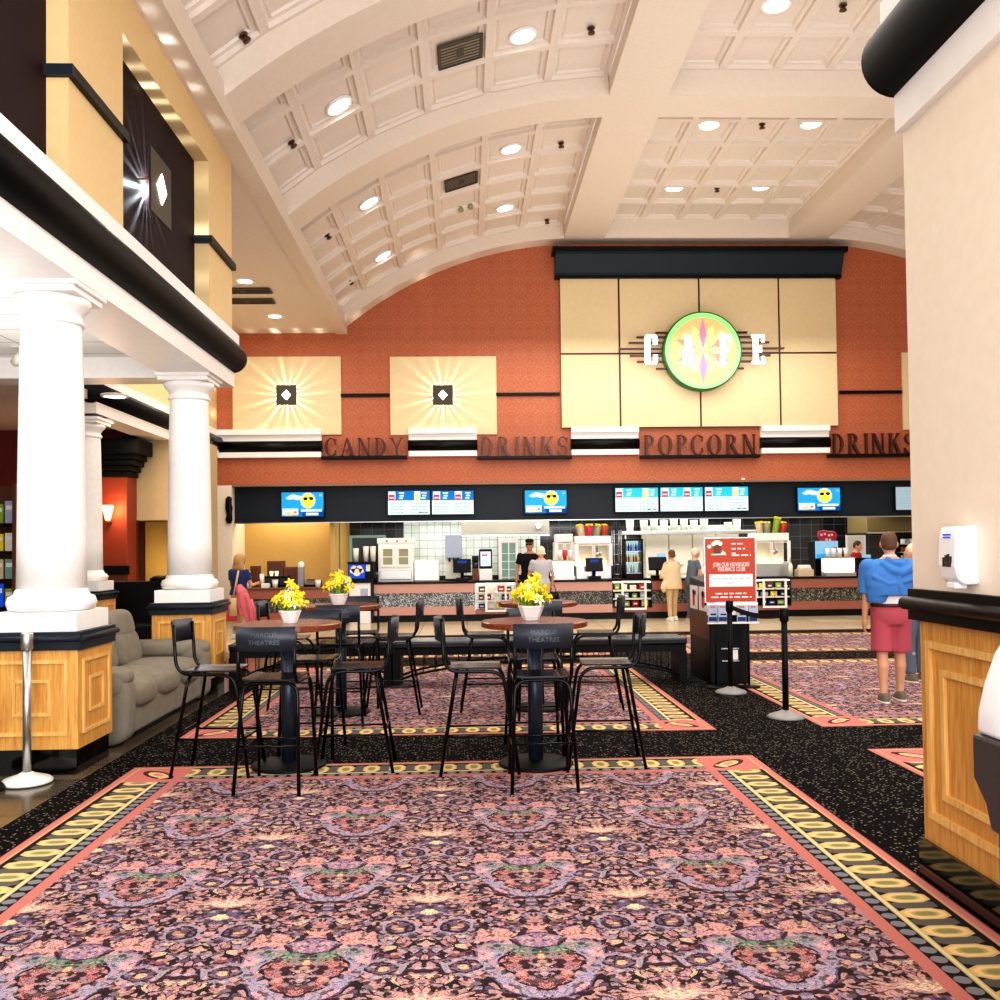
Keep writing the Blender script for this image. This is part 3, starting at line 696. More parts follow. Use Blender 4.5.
# ================================================================== SIGNS ON THE BACK WALL
def arcq(cx, cy, ro, ri, a0, a1, k=14):   # ring sector between two ellipses, as quads
    P = []
    for i in range(k):
        t0, t1 = math.radians(a0+(a1-a0)*i/k), math.radians(a0+(a1-a0)*(i+1)/k)
        o = lambda r, t: (cx+r[0]*cos(t), cy+r[1]*sin(t))
        P.append([o(ri, t0), o(ro, t0), o(ro, t1), o(ri, t1)])
    return P
def rc(x0, x1, y0, y1): return [(x0, y0), (x1, y0), (x1, y1), (x0, y1)]
def st(x, w=.13, y0=0, y1=1, lo=1, hi=1):
    P = [rc(x-w/2, x+w/2, y0, y1)]
    if lo: P.append(rc(x-w/2-.07, x+w/2+.07, y0, y0+.045))
    if hi: P.append(rc(x-w/2-.07, x+w/2+.07, y1-.045, y1))
    return P
GL = {
 'I': (.42, st(.21)),
 'N': (.84, st(.14, .05) + st(.7, .05) + [[(.08, 1), (.24, 1), (.74, 0), (.6, 0)]]),
 'D': (.8, st(.2) + arcq(.28, .5, (.44, .5), (.3, .45), -90, 90) + [rc(.2, .3, 0, .05), rc(.2, .3, .95, 1)]),
 'O': (.86, arcq(.43, .5, (.38, .51), (.23, .465), 0, 360, 28)),
 'C': (.8, arcq(.43, .5, (.38, .51), (.23, .465), 48, 312, 24) + [[(.64, .66), (.7, .66), (.72, .95), (.66, .9)], [(.64, .34), (.7, .34), (.72, .12), (.66, .12)]]),
 'P': (.7, st(.2) + arcq(.28, .74, (.34, .26), (.2, .215), -90, 90) + [rc(.2, .3, .48, .525), rc(.2, .3, .955, 1)]),
 'R': (.82, st(.2) + arcq(.28, .74, (.34, .26), (.2, .215), -90, 90) + [rc(.2, .3, .48, .525), rc(.2, .3, .955, 1), [(.3, .5), (.44, .52), (.78, 0), (.62, 0)], rc(.6, .82, 0, .04)]),
 'K': (.84, st(.2) + [[(.25, .42), (.3, .4), (.7, 1), (.63, 1)], [(.36, .56), (.48, .6), (.78, 0), (.62, 0)], rc(.58, .84, 0, .04), rc(.56, .76, .96, 1)]),
 'A': (.86, [[(.1, 0), (.15, 0), (.45, 1), (.4, 1)], [(.38, 1), (.48, 1), (.8, 0), (.64, 0)], rc(.2, .66, .3, .345), rc(.02, .24, 0, .04), rc(.56, .86, 0, .04)]),
 'Y': (.84, [[(.04, 1), (.2, 1), (.48, .44), (.38, .44)], [(.7, 1), (.75, 1), (.47, .44), (.42, .44)], rc(-.02, .26, .96, 1), rc(.62, .84, .96, 1)] + st(.43, .12, 0, .47, 1, 0)),
 'S': (.68, arcq(.34, .74, (.27, .26), (.17, .215), 20, 270, 18) + arcq(.34, .26, (.29, .26), (.17, .215), -160, 90, 18) + [[(.54, .72), (.6, .72), (.61, .98), (.56, .92)], [(.04, .28), (.1, .28), (.1, .08), (.04, .02)]]),
}
def wordsign(word, xa, xb, yb, yt, yc, label):
    A, B = at(xa, yb, YB-.12), at(xb, yb, YB-.12); hgt = at(xa, yt, YB-.12).z-A.z
    t = thing('word_sign', label, 'sign', (A.x, YB-.12, A.z), group='word signs over the counter')
    W = B.x-A.x; MB(M['black']).box(-.06, W+.02, -.06, .12, -.1, -.03).build('shelf_bar', t, bevel=.008)
    tw = sum(GL[c][0] for c in word); sx = (W)/(tw); x = 0
    for c in word:
        w, polys = GL[c]; g = MB(M['letter'])
        for i, P in enumerate(polys): g.prism([(x+p[0]*sx*.86, p[1]*hgt-.03) for p in P], 'y', -.05+.0007*(i % 3), .03)
        g.build('letter_%s' % c.lower(), t); x += w*sx
    return t
wordsign('CANDY', 324, 406, 455, 437, 0, 'dark serif word sign reading CANDY on a black bar')
wordsign('DRINKS', 480, 571, 455, 436, 0, 'dark serif word sign reading DRINKS between CANDY and POPCORN')
wordsign('POPCORN', 643, 759, 454, 434, 0, 'dark serif word sign reading POPCORN below the café sign')
wordsign('DRINKS', 831, 917, 453, 432.5, 0, 'dark serif word sign reading DRINKS cut off by the foreground pier')

# cafe panel: cream tiles under a dark cornice
xa, xb = at(560, 350, YB-.1).x, at(837.5, 350, YB-.1).x; za, zb = at(700, 427.5, YB-.1).z, at(700, 277.5, YB-.1).z
t = thing('sign_panel', 'cream tiled panel with dark cornice behind the round café sign', 'wall panel', (xa, YB, za))
W, Hh = xb-xa, zb-za; xs = [0, (619-560)/277.5*W, (699-560)/277.5*W, (779-560)/277.5*W, W]; zs = [0, Hh*(427.5-353.5)/150, Hh]
MB(M['letter']).box(.02, W-.02, -.07, 0, .02, Hh-.02).build('backing', t)
for i in range(4):
    for j in range(2): MB(M['panel_beige']).box(xs[i]+.022, xs[i+1]-.022, -.11, -.05, zs[j]+.022, zs[j+1]-.022).build('cream_tile', t)
MB(M['cornice']).prism([(-.0, Hh), (-.16, Hh), (-.17, Hh+.06), (-.2, Hh+.07), (-.36, Hh+.46), (-.4, Hh+.47), (-.4, Hh+.6), (0, Hh+.6)], 'x', -.09, W+.09).mat('black').box(-.16, W+.16, -.42, 0, Hh+.5, Hh+.61).box(-.1, W+.1, -.18, 0, Hh-.03, Hh+.04).build('cornice', t)
# round cafe sign
c = at(702.5, 351, YB-.35); r = (at(742, 351, YB-.35).x-at(664, 351, YB-.35).x)/2
t = thing('cafe_sign', 'lit round sign with flower pattern and white letters CAFE', 'sign', c)
def disc(g, R, y, n=48): g.prism([(R*cos(2*PI*i/n), R*sin(2*PI*i/n)) for i in range(n)], 'y', y, y+.002)
MB(M['green_ring']).lathe([(r-.03, -.04), (r, -.04), (r, .22), (r-.06, .22)], n=56, ax='y').build('drum', t)
g = MB(M['cafe_green']); disc(g, r-.03, -.048); g.build('lit_face', t)
g = MB(M['cafe_orange']); disc(g, r*.84, -.052)
def petal(L, wd, a, nme, y):
    g.mat(nme); q = lambda u, v: (u*cos(a)-v*sin(a), u*sin(a)+v*cos(a)); g.prism([q(0, 0), q(L*.5, wd), q(L, 0), q(L*.5, -wd)], 'y', y, y+.002)
for k in range(8): petal(r*.72, r*.16, k*PI/4+PI/8, 'cafe_rose' if k in (0, 3, 4, 7) else 'cafe_yellow', -.055)
for k in range(8): petal(r*(.84 if k % 4 == 2 else .62), r*.1, k*PI/4, 'cafe_pink' if k % 4 == 2 else 'cafe_yellow' if k % 2 else 'cafe_orange' if False else 'cafe_yellow', -.058-.0005*k)
g.build('flower_pattern', t)
s = r/39.0
for dy, l, rr in ((19, -46, 46), (14.5, -65, 60), (9, -73, 68), (3, -83, 83), (-4, -72, 69), (-10, -65, 61), (-17, -46, 42)):
    for u0, u1 in ((l*s, -r*.8), (r*.8, rr*s)): MB(M['letter']).box(u0, u1, .05, .1, dy*s-.022, dy*s+.022).build('bar', t)
def slab(ch, x, w, z0, z1):
    g = MB(M['cafe_letter']); hh = z1-z0; th = w*.36
    R = lambda a, b, c_, d: g.box(x+a*w, x+b*w, -.13, -.07, z0+c_*hh, z0+d*hh)
    if ch == 'C': R(0, .42, .06, .94); R(.1, .9, 0, .1); R(.1, .9, .9, 1); R(.68, 1, .68, .94); R(.68, 1, .06, .32)
    if ch == 'F': R(.12, .5, 0, 1); R(0, .62, 0, .07); R(0, 1, .91, 1); R(.8, 1, .74, .95); R(.5, .75, .46, .56); R(.66, .78, .4, .62)
    if ch == 'E': R(.12, .5, 0, 1); R(0, 1, 0, .09); R(0, 1, .91, 1); R(.8, 1, .74, .95); R(.8, 1, .05, .26); R(.5, .75, .46, .56); R(.66, .78, .4, .62)
    if ch == 'A':
        for P in ([(0.08, 0), (.22, 0), (.5, 1), (.36, 1)], [(.36, 1), (.62, 1), (.96, 0), (.62, 0)], [(.2, .25), (.75, .25), (.75, .35), (.2, .35)], [(-.04, 0), (.34, 0), (.34, .07), (-.04, .07)], [(.55, 0), (1.05, 0), (1.05, .07), (.55, .07)]):
            g.prism([(x+p[0]*w, z0+p[1]*hh) for p in P], 'y', -.13, -.07)
    g.build('letter_%s' % ch.lower(), t)
for ch, x0_, x1_ in (('C', 644, 656.5), ('A', 680, 694), ('F', 718, 730), ('E', 750.5, 763)): slab(ch, (x0_-702.5)*s, (x1_-x0_)*s, -14*s, 15*s)

# ================================================================== MENU SCREENS
YS = YB+.12
def bars(g, x0, x1, z, h, n, y, rnd):
    x = x0
    while x < x1:
        w = rnd.uniform(.03, .09); g.box(x, min(x+w, x1), y-.001, y, z, z+h); x += w+.02
def screen(x0, x1, y0, y1, kind, label):
    A, B = at(x0, y1, YS), at(x1, y0, YS); w, h = B.x-A.x, B.z-A.z
    t = thing('menu_screen', label, 'screen', ((A.x+B.x)/2, YS, A.z), group='screens on the dark header')
    MB(M['black']).box(-w/2, w/2, 0, .06, 0, h).box(-.2, .2, .06, .125, h*.3, h*.7).build('housing', t, bevel=.004)
    a, b, p, q = -w/2+.025, w/2-.025, .025, h-.025; W, Hh = b-a, q-p; rnd = random.Random(int(x0))
    g = MB(M['scr_sky']); y = -.002; bx = lambda u0, u1, v0, v1, d=.001: g.box(a+u0*W, a+u1*W, y-d, y, p+v0*Hh, p+v1*Hh)
    if kind == 'sun':
        bx(0, 1, 0, 1, 0.0005); g.mat('scr_blue'); bx(.0, 1, 0, .3); bx(.5, 1, 0, .2)
        def ell(u, v, ru, rv, d, n=22): g.prism([(a+u*W+ru*W*cos(2*PI*i/n)*(1 if i % 2 else .93), p+v*Hh+rv*Hh*sin(2*PI*i/n)*(1 if i % 2 else .93)) for i in range(n)], 'y', y-d, y)
        g.mat('scr_white'); ell(.28, .82, .12, .1, .001); ell(.38, .78, .12, .1, .0012); ell(.2, .77, .1, .07, .0011)
        ell(.63, .66, .185, .34, .0022, 26); g.mat('scr_sun'); ell(.63, .66, .16, .29, .003)
        g.mat('scr_black'); ell(.57, .73, .055, .075, .004); ell(.71, .74, .055, .075, .004); bx(.55, .73, .76, .79, .004); bx(.58, .68, .5, .52, .004)
        g.mat('scr_white'); bx(.02, .4, .06, .34, .002); bx(.46, .96, .2, .3, .004); bx(.58, .88, .05, .16, .004)
        g.mat('scr_tan'); bx(.08, .24, .05, .2, .003); bx(.26, .38, .06, .18, .003); g.mat('scr_red'); bx(.3, .36, .16, .22, .0035); g.mat('scr_pale'); bx(.9, .97, .82, .93)
    elif kind == 'pale':
        g.mat('scr_grey'); bx(0, 1, 0, 1)
        g.mat('scr_pale')
        for i in range(6): bars(g, a+.1*W, a+.6*W, p+Hh*(.12+.13*i), .02, 0, y-.001, rnd)
    else:
        g.mat('scr_white'); bx(0, 1, 0, 1, .0005); g.mat('scr_blue' if kind[0] == 'b' else 'scr_teal'); bx(0, 1, .6, 1)
        items = [(.02, .16, 'scr_red'), (.64, .76, 'scr_sun')] if kind[1] == '1' else [(.04, .18, 'scr_red'), (.56, .7, 'scr_red')]
        for u0, u1, mm in items:
            g.mat('scr_white'); bx(u0-.01, u1+.02, .64, .98, .0015); g.mat(mm); bx(u0, u1, .6, .84, .002); g.mat('scr_white'); bx(u0+.02, u1-.02, .68, .74, .0025)
        g.mat('scr_white')
        for u in (.26, .8): bx(u, u+.13, .88, .94, .002); bx(u+.02, u+.12, .76, .83, .002); bx(u, u+.1, .66, .72, .002)
        g.mat('scr_pale')
        for u in (.06, .56):
            for i in range(4): bars(g, a+u*W, a+(u+.36)*W, p+Hh*(.08+.12*i), .018, 0, y-.002, rnd)
        if kind[1] == '1': g.mat('scr_grey'); bx(.74, .97, .06, .1, .003); g.mat('scr_black'); bx(.76, .8, .06, .12, .003); bx(.9, .93, .06, .12, .003)
    g.build('display', t, recalc=True)
for a in [(280.5, 324.5, 491, 518, 'sun', 'screen showing a cartoon sun, leftmost on the dark header'), (387, 430.7, 489.5, 516, 'b1', 'blue-topped menu screen, left of the pair under CANDY and DRINKS'),
          (431, 474.5, 489.5, 515.5, 'b2', 'blue-topped menu screen, right of the pair under CANDY and DRINKS'), (524, 567.5, 489, 514.5, 'sun', 'screen showing a cartoon sun, in the middle below DRINKS'),
          (614.5, 659, 486.5, 513, 't1', 'bright menu screen, left of the three under POPCORN'), (659.5, 703.5, 486, 512.5, 't2', 'bright menu screen, middle of the three under POPCORN'),
          (704, 749, 485.5, 512, 't1', 'bright menu screen, right of the three under POPCORN'), (797, 841, 486.5, 512, 'sun', 'screen showing a cartoon sun, rightmost, beyond the three bright menus'),
          (895, 939, 485.5, 511, 'pale', 'pale blank-looking screen partly hidden by the foreground pier')]: screen(*a)
p = at(742, 480, YB+.1)
t = thing('security_camera', 'small dark dome camera under the wall above the bright menus', 'camera', p)
MB(M['offwhite']).lathe([(.11, .04), (.11, 0), (.09, -.01)], n=18).build('mount', t); MB(M['glassdark']).sell((0, 0, -.01), (.085, .085, .09), 1, 16, 10).build('dome', t)
p = at(229.5, 510, YB)
t = thing('wall_ornament', 'dark carved vertical ornament on the beige pier at left', 'wall ornament', p)
g = MB(M['black']).loft([(0, -.04, -.3, .04, .03), (0, -.05, -.22, .08, .05), (.01, -.05, -.1, .06, .05), (0, -.05, .05, .085, .05), (-.01, -.05, .16, .06, .05), (0, -.05, .24, .075, .04), (0, -.04, .3, .03, .03)], 14)
g.build('carving', t); MB(M['black_matte']).box(-.05, .05, -.02, 0, -.28, .28).build('back_plate', t)

# ================================================================== COUNTERS
YC = 20.55
def cx(x, Y=YC): return at(x, 580, Y).x
def counter(x0, x1, label, pk='pink', gr='granite'):
    a, b = cx(x0), cx(x1); m = (a+b)/2; w = (b-a)/2
    t = thing('counter', label, 'counter', (m, YC, 0), group='concession counter sections')
    MB(M['black']).box(-w, w, .06, .6, 0, .15).build('toe_kick', t)
    MB(M[pk]).box(-w, w, 0, .7, .15, .33).build('bottom_band', t); MB(M[gr]).box(-w, w, .02, .7, .33, .63).build('granite_panel', t)
    MB(M[pk]).box(-w, w, -.02, .7, .63, .83).mat('black_matte').box(-w, w, -.04, .75, .83, .87).build('top_band', t); return t
counter(374, 475, 'pink and grey granite counter section below the tall white warmer')
counter(516, 612, 'pink counter section with dark granite behind the talking pair', 'pink', 'granite_dark')
counter(652, 750, 'counter section in front of the woman in cream clothes', 'pinkdk', 'granite_dark')
counter(791, 990, 'longest counter section, behind the man in red shorts', 'pinkdk', 'granite_dark')
def case(x0, x1, f0, f1, label, dark):
    a, b = cx(x0), cx(x1); m = (a+b)/2; w = (b-a)/2; p, q = cx(f0)-m, cx(f1)-m
    t = thing('display_case', label, 'display case', (m, YC, 0), group='candy display cases')
    MB(M['black']).box(-w, w, .06, .6, 0, .15).build('toe_kick', t); MB(M['pinkdk']).box(-w, w, 0, .7, .15, .24).build('bottom_band', t)
    MB(M['steel' if not dark else 'glassdark']).box(-w, w, .35, .68, .24, .82).box(-w, -w+.02, .0, .5, .24, .82).box(w-.02, w, .0, .5, .24, .82).build('cabinet', t)
    MB(M['glow']).box(-w+.02, w-.02, .05, .32, .79, .82).build('shelf_light', t)
    for z in (.42, .6): MB(M['offwhite']).box(-w+.02, w-.02, .05, .35, z, z+.03).build('shelf', t)
    g = MB(M['white']).frame('y', -.02, p, q, .2, .84, .045, -.03); g.box((p+q)/2-.0, (p+q)/2+.0, -.05, -.02, .24, .8); g.build('door_frame', t)
    MB(M['black_matte']).box(-w, w, -.03, .7, .83, .88).build('top', t)
    return m, w
rr = random.Random(3)
def candies(m, w, k):
    for zz in (.27, .45, .63):
        x = -w+.08; i = 0
        while x < w-.12:
            hh = rr.uniform(.09, .13); ww = rr.uniform(.1, .16); mm = rr.choice(['tee_red', 'yellow', 'navy', 'leafgreen', 'offwhite', 'brownwood', 'greyblue'])
            g = MB(M[mm]).box(-ww/2, ww/2, -.02, .02, 0, hh); g.mat('paper').box(-ww*.3, ww*.3, -.0215, -.02, hh*.3, hh*.6)
            o = g.build('candy_box', loc=(m+x+ww/2, YC+.15, zz), bevel=.004); tag(o, 'small candy box on a shelf of the %s display case' % k, 'candy box', 'candy boxes in the %s case' % k)
            x += ww+rr.uniform(.03, .08)
for a in [(475, 516, 485, 506.5, 'steel-grey glass candy case beside the pink counter', False, 'steel-grey'), (612, 652, 621, 646, 'dark glass candy case under the drinks fridge', True, 'fridge-side'),
          (750, 791, 762, 786, 'dark glass candy case right of the red poster', True, 'poster-side')]:
    m, w = case(*a[:6]); candies(m, w, a[6])
# condiment counter in the niche, nearer
a, b = at(236, 590, 19.6).x, at(342, 590, 19.6).x
t = thing('counter', 'low condiment counter with dark granite front in the yellow niche', 'counter', ((a+b)/2, 19.6, 0), group='concession counter sections'); w = (b-a)/2
MB(M['black']).box(-w, w, .06, 1.6, 0, .12).build('toe_kick', t); MB(M['pinkdk']).box(-w, w, 0, 1.6, .12, .3).build('bottom_band', t)
MB(M['granite_dark']).box(-w, w, .02, 1.6, .3, .6).build('granite_panel', t); MB(M['pinkdk']).box(-w, w, -.02, 1.6, .6, .78).mat('brownwood').box(-w, w, -.04, 1.6, .78, .81).build('top_band', t)

# ================================================================== EQUIPMENT ON AND BEHIND THE COUNTERS
def B(x0, x1, y0, y1, Y):   # pixel box -> centre x, half width, z0, height on the plane Y
    p, q = at(x0, y1, Y), at(x1, y0, Y); return (p.x+q.x)/2, (q.x-p.x)/2, p.z, q.z-p.z
TOP = .872
YE = 20.85
def eq(name, x0, x1, y0, label, cat, Y=YE, z0=TOP, grp=None):
    c, w, _, _ = B(x0, x1, y0, y0+1, Y); zt = at((x0+x1)/2, y0, Y).z
    return thing(name, label, cat, (c, Y, z0), group=grp), w, zt-z0
# tall white warmer cabinet
t, w, h = eq('food_warmer', 378, 413, 538, 'tall white food warmer with two small windows', 'food warmer')
MB(M['white']).box(-w, w, 0, .5, 0, h).box(-w-.02, w+.02, -.02, .52, h-.12, h).build('cabinet', t, bevel=.01)
MB(M['steel']).box(-w+.04, w-.04, -.04, 0, .05, h*.26).build('drawer', t, bevel=.01)
for s in (-1, 1):
    d = MB(M['white']).frame('y', 0, s*w*.45-w*.4, s*w*.45+w*.4, h*.34, h*.8, .05, -.03).build('door', t)
    MB(M['olive']).box(s*w*.45-w*.32, s*w*.45+w*.32, -.012, 0, h*.38, h*.77).mat('white').box(s*w*.45-w*.32, s*w*.45+w*.32, -.016, -.01, h*.56, h*.58).build('window', d)
for s in (-.5, .1, .6): MB(M['brass']).cyl((s*w, -.03, h-.07), (s*w, 0, h-.07), .025, n=12).build('knob', t)
# glowing white box
t, w, h = eq('light_box', 414, 439, 560, 'glowing cream light box right of the tall white warmer', 'light box')
MB(M['offwhite']).box(-w, w, 0, .25, 0, h).build('case', t, bevel=.03); MB(M['glow']).box(-w+.03, w-.03, -.01, 0, .05, h-.04).build('lit_panel', t)
# soda / coffee machine
t, w, h = eq('drink_machine', 445, 462, 535, 'white drink machine with patterned upper panel', 'drink machine', 21.0)
MB(M['offwhite']).box(-w, w, .1, .5, 0, h).build('body', t, bevel=.01); MB(M['greyblue']).box(-w, w, .02, .1, h*.5, h).build('front_panel', t, bevel=.01)
for i in range(3): MB(M['black']).cyl((-w*.5+i*w*.5, .05, h*.5), (-w*.5+i*w*.5, .05, h*.42), .025, n=10).build('nozzle', t)
MB(M['black_matte']).box(-w, w, 0, .1, 0, .04).build('drip_tray', t)
def register(x0, x1, y0, label, lit=False):
    t, w, h = eq('cash_register', x0, x1, y0, label, 'cash register', 20.8, TOP, 'cash registers')
    MB(M['black']).box(-w*.7, w*.7, -.05, .16, 0, .07).build('drawer', t, bevel=.006); MB(M['black_matte']).cyl((0, .1, .06), (0, .1, h*.5), .035, n=12).build('post', t)
    R = Matrix.Rotation(-.25, 4, 'X'); g = MB(M['black']); g.X = Matrix.Translation((0, .05, h*.66)) @ R; g.box(-w, w, -.02, .04, -h*.3, h*.3).build('monitor', t, bevel=.008)
    if lit: g = MB(M['scr_pale']); g.X = Matrix.Translation((w*.5, .12, h*.98)) @ R; g.box(-w*.5, w*.5, -.01, .01, -.13, .06).build('customer_display', t)
    else: g = MB(M['scr_dark']); g.X = Matrix.Translation((0, .05, h*.66)) @ R; g.box(-w*.5, w*.5, -.024, -.02, h*.1, h*.22).build('screen', t)
register(453, 471, 558, 'black cash register beside the white drink machine')
register(586, 603, 557, 'black cash register in front of the white popcorn popper')
register(649, 667, 556, 'black cash register with pale lit display beside the woman in cream', True)
register(856, 873, 557, 'black cash register with lit display behind the man in blue', True)
# coffee brewer, order display, small fridge
t, w, h = eq('coffee_brewer', 472, 478.5, 556, 'brown and dark coffee brewer beside the order display', 'coffee maker')
MB(M['brownbox']).box(-w, w, 0, .3, 0, h*.5).build('base', t, bevel=.01); MB(M['black']).box(-w, w, .15, .35, h*.5, h).box(-w, w, -.02, .35, h*.8, h).build('head', t, bevel=.01); MB(M['glassdark']).lathe([(.05, h*.5), (.075, h*.55), (.07, h*.7), (.04, h*.76)], (0, .06, 0), 14).build('carafe', t)
t, w, h = eq('order_display', 479, 492, 549, 'black-framed order display on a white stand', 'display')
MB(M['white']).box(-w, w, 0, .3, 0, h*.36).build('stand', t, bevel=.02); MB(M['black']).box(-w, w, .0, .06, h*.38, h).build('housing', t, bevel=.02)
g = MB(M['scr_white']).box(-w*.78, w*.78, -.004, 0, h*.46, h*.92); g.mat('scr_red').box(-w*.6, w*.3, -.006, -.004, h*.78, h*.83); g.mat('scr_grey')
for i in range(4): g.box(-w*.6, w*.5, -.006, -.004, h*(.5+.06*i), h*(.52+.06*i))
g.build('display', t)
t, w, h = eq('glass_door_fridge', 499, 518, 538, 'narrow white glass-door fridge left of the worker in black', 'fridge', 21.6, 0)
MB(M['white']).box(-w, w, .03, .6, 0, h).build('cabinet', t, bevel=.01); d = MB(M['white']).frame('y', .03, -w, w, .6, h-.05, .06, -.04).build('door', t)
g = MB(M['tealgreen']).box(-w+.06, w-.06, 0, .03, .66, h-.11); g.mat('white').box(-.012, .012, -.006, 0, .66, h-.11)
for i in range(4): g.box(-w+.06, w-.06, -.006, 0, h*.5+i*h*.1, h*.5+i*h*.1+.015)
g.build('glass', d)
# steel hoods
def hood(x0, x1, y0, y1, label, mm):
    c, w, z0, h = B(x0, x1, y0, y1, 22.2)
    t = thing('extractor_hood', label, 'hood', (c, 22.2, z0)); MB(M[mm]).prism([(0, 0), (-.08, .05), (0, h), (1.1, h), (1.1, 0)], 'x', -w, w).build('canopy', t, bevel=.01)
    MB(M['steel']).box(-w, w, -.1, -.0, -.02, .03).build('rim', t, bevel=.005); MB(M['chrome']).lathe([(.06, -.09), (.08, -.08), (.08, -.06), (.06, -.05)], (w*.75, 0, h*.6), 14, 'y').build('gauge', t)
hood(461, 549, 520, 536, 'wide shiny steel hood above the fridge and drink machines', 'hoodsteel_lit')
hood(866, 960, 515, 533, 'brassy steel hood above the man in blue', 'brass')
# popcorn poppers
def popper(x0, x1, y0, label, Y=21.0):
    t, w, h = eq('popcorn_machine', x0, x1, y0, label, 'popcorn machine', Y)
    MB(M['steel']).box(-w, w, 0, .5, 0, h*.3).build('base', t, bevel=.01); MB(M['white']).box(-w, w, 0, .5, h*.82, h).build('canopy', t, bevel=.015)
    for s in (-1, 1):
        for y in (0, .46): MB(M['white']).box(s*w-.03, s*w+.03, y, y+.04, h*.3, h*.82).build('post', t)
    MB(M['offwhite']).box(-w+.03, w-.03, .44, .46, h*.3, h*.82).mat('glowwarm').box(-w+.06, w-.06, .3, .43, h*.3, h*.42).build('cabinet_back', t)
    MB(M['steel']).lathe([(.06, h*.5), (.1, h*.54), (.1, h*.62), (.02, h*.64), (.02, h*.82)], (w*.25, .2, 0), 16).build('kettle', t)
    d = MB(M['white']).frame('y', .0, -w+.03, -.01, h*.32, h*.8, .02, -.01).frame('y', .0, .01, w-.03, h*.32, h*.8, .02, -.01).build('door', t); return t, w, h
popper(576, 611, 536, 'big white popcorn popper behind the black cash register')
popper(754, 789, 533, 'big white popcorn popper right of the red poster')
popper(556, 573, 534, 'narrow white popcorn popper left of the big popper', 21.4)
def glowbox(x0, x1, y0, label):
    t, w, h = eq('warming_display', x0, x1, y0, label, 'warming display', 20.7)
    MB(M['steel']).box(-w, w, 0, .3, 0, h*.2).box(-w, w, .27, .3, h*.2, h).build('frame', t); MB(M['glow']).box(-w+.03, w-.03, -.0, .26, h*.2, h*.94).build('lit_front', t, bevel=.02); MB(M['brass']).box(-w, w, -.02, .3, h*.94, h).build('lid', t); return t, w, h
glowbox(551, 575, 560, 'glowing warming display right of the woman in grey'); glowbox(826, 856, 557, 'glowing warming display left of the worker in red')
for i, x in enumerate((560, 565, 570)):
    o = MB(M['redlogo' if i == 1 else 'pot']).loft([(0, 0, 0, .04, .04), (0, 0, .22, .055, .055)], 14).build('paper_cup_stack', loc=(at(x, 560, 20.85).x, 20.85, at(565, 560, 20.7).z)); tag(o, 'stack of paper cups on the warming display beside woman in grey', 'cup stack', 'cup stacks on the warming display by the woman in grey')
for i, x in enumerate((828, 834, 840, 846)):
    o = MB(M['pot']).loft([(0, 0, 0, .04, .04), (0, 0, .2, .055, .055)], 14).build('paper_cup_stack', loc=(at(x, 557, 20.85).x, 20.85, at(840, 557, 20.7).z)); tag(o, 'stack of white paper cups on the glowing display near worker in red', 'cup stack', 'cup stacks on the right warming display')
def popbox(x, y, Y, tilt, label, mm, grp, hh=.26):
    p = at(x, y, Y); t = thing('popcorn_box', label, 'popcorn box', p, group=grp); t.rotation_euler.y = tilt
    MB(M[mm]).loft([(0, 0, 0, .07, .05), (0, 0, hh, .09, .06)], 4, 1).build('box', t); g = MB(M['yellow'])
    for k in range(6): g.sell((R_.uniform(-.06, .06), R_.uniform(-.04, .04), hh), (.04, .04, .03), 1, 8, 6)
    g.build('popcorn', t)
for i, (x, mm, tl) in enumerate(((582, 'tan', -.2), (589, 'redlogo', 0), (597, 'olive', .15), (604, 'poster', .05))):
    popbox(x, 536.5 if i else 536.5, 21.2, tl, ['tan leaning', 'red', 'olive', 'orange'][i]+' popcorn box on top of the big popper behind the register', mm, 'boxes on the left popper')
for i, (x, mm, tl) in enumerate(((760, 'tan', -.1), (767, 'olive', 0), (775, 'leafgreen', .2), (783, 'poster', .1))):
    popbox(x, 533.5, 21.2, tl, ['tan', 'olive', 'tall green', 'orange'][i]+' popcorn box on top of the popper right of the poster', mm, 'boxes on the right popper', .36 if i == 2 else .25)
# wire rack and drinks fridge
t, w, h = eq('wire_rack', 614, 621, 530, 'tall wire rack between the popper and the drinks fridge', 'rack')
for s in (-1, 1):
    for y in (0, .3): MB(M['chrome']).tube([(s*w, y, 0), (s*w, y, h)], .012, 6).build('post', t)
for i in range(5):
    g = MB(M['chrome']); z = .1+i*(h-.15)/4.2
    for k in range(4): g.tube([(-w, k*.1, z), (w, k*.1, z)], .007, 6)
    g.build('shelf', t)
t, w, h = eq('drinks_fridge', 624, 643, 539, 'black glass-front fridge of bottled drinks on the candy case', 'fridge', 20.8, .885)
MB(M['black']).box(-w, -w+.04, 0, .45, 0, h).box(w-.04, w, 0, .45, 0, h).box(-w, w, 0, .45, h-.04, h).box(-w, w, 0, .45, 0, .1).box(-w, w, .4, .45, 0, h).build('cabinet', t)
MB(M['fridgelit']).box(-w+.04, w-.04, .38, .4, .1, h-.04).build('lit_back', t)
wf, hf, cxf, zf = w, h, t.location.x, t.location.z
for i in range(3): MB(M['chrome']).box(-w+.04, w-.04, .08, .38, .1+i*(h-.14)/3, .115+i*(h-.14)/3).build('shelf', t)
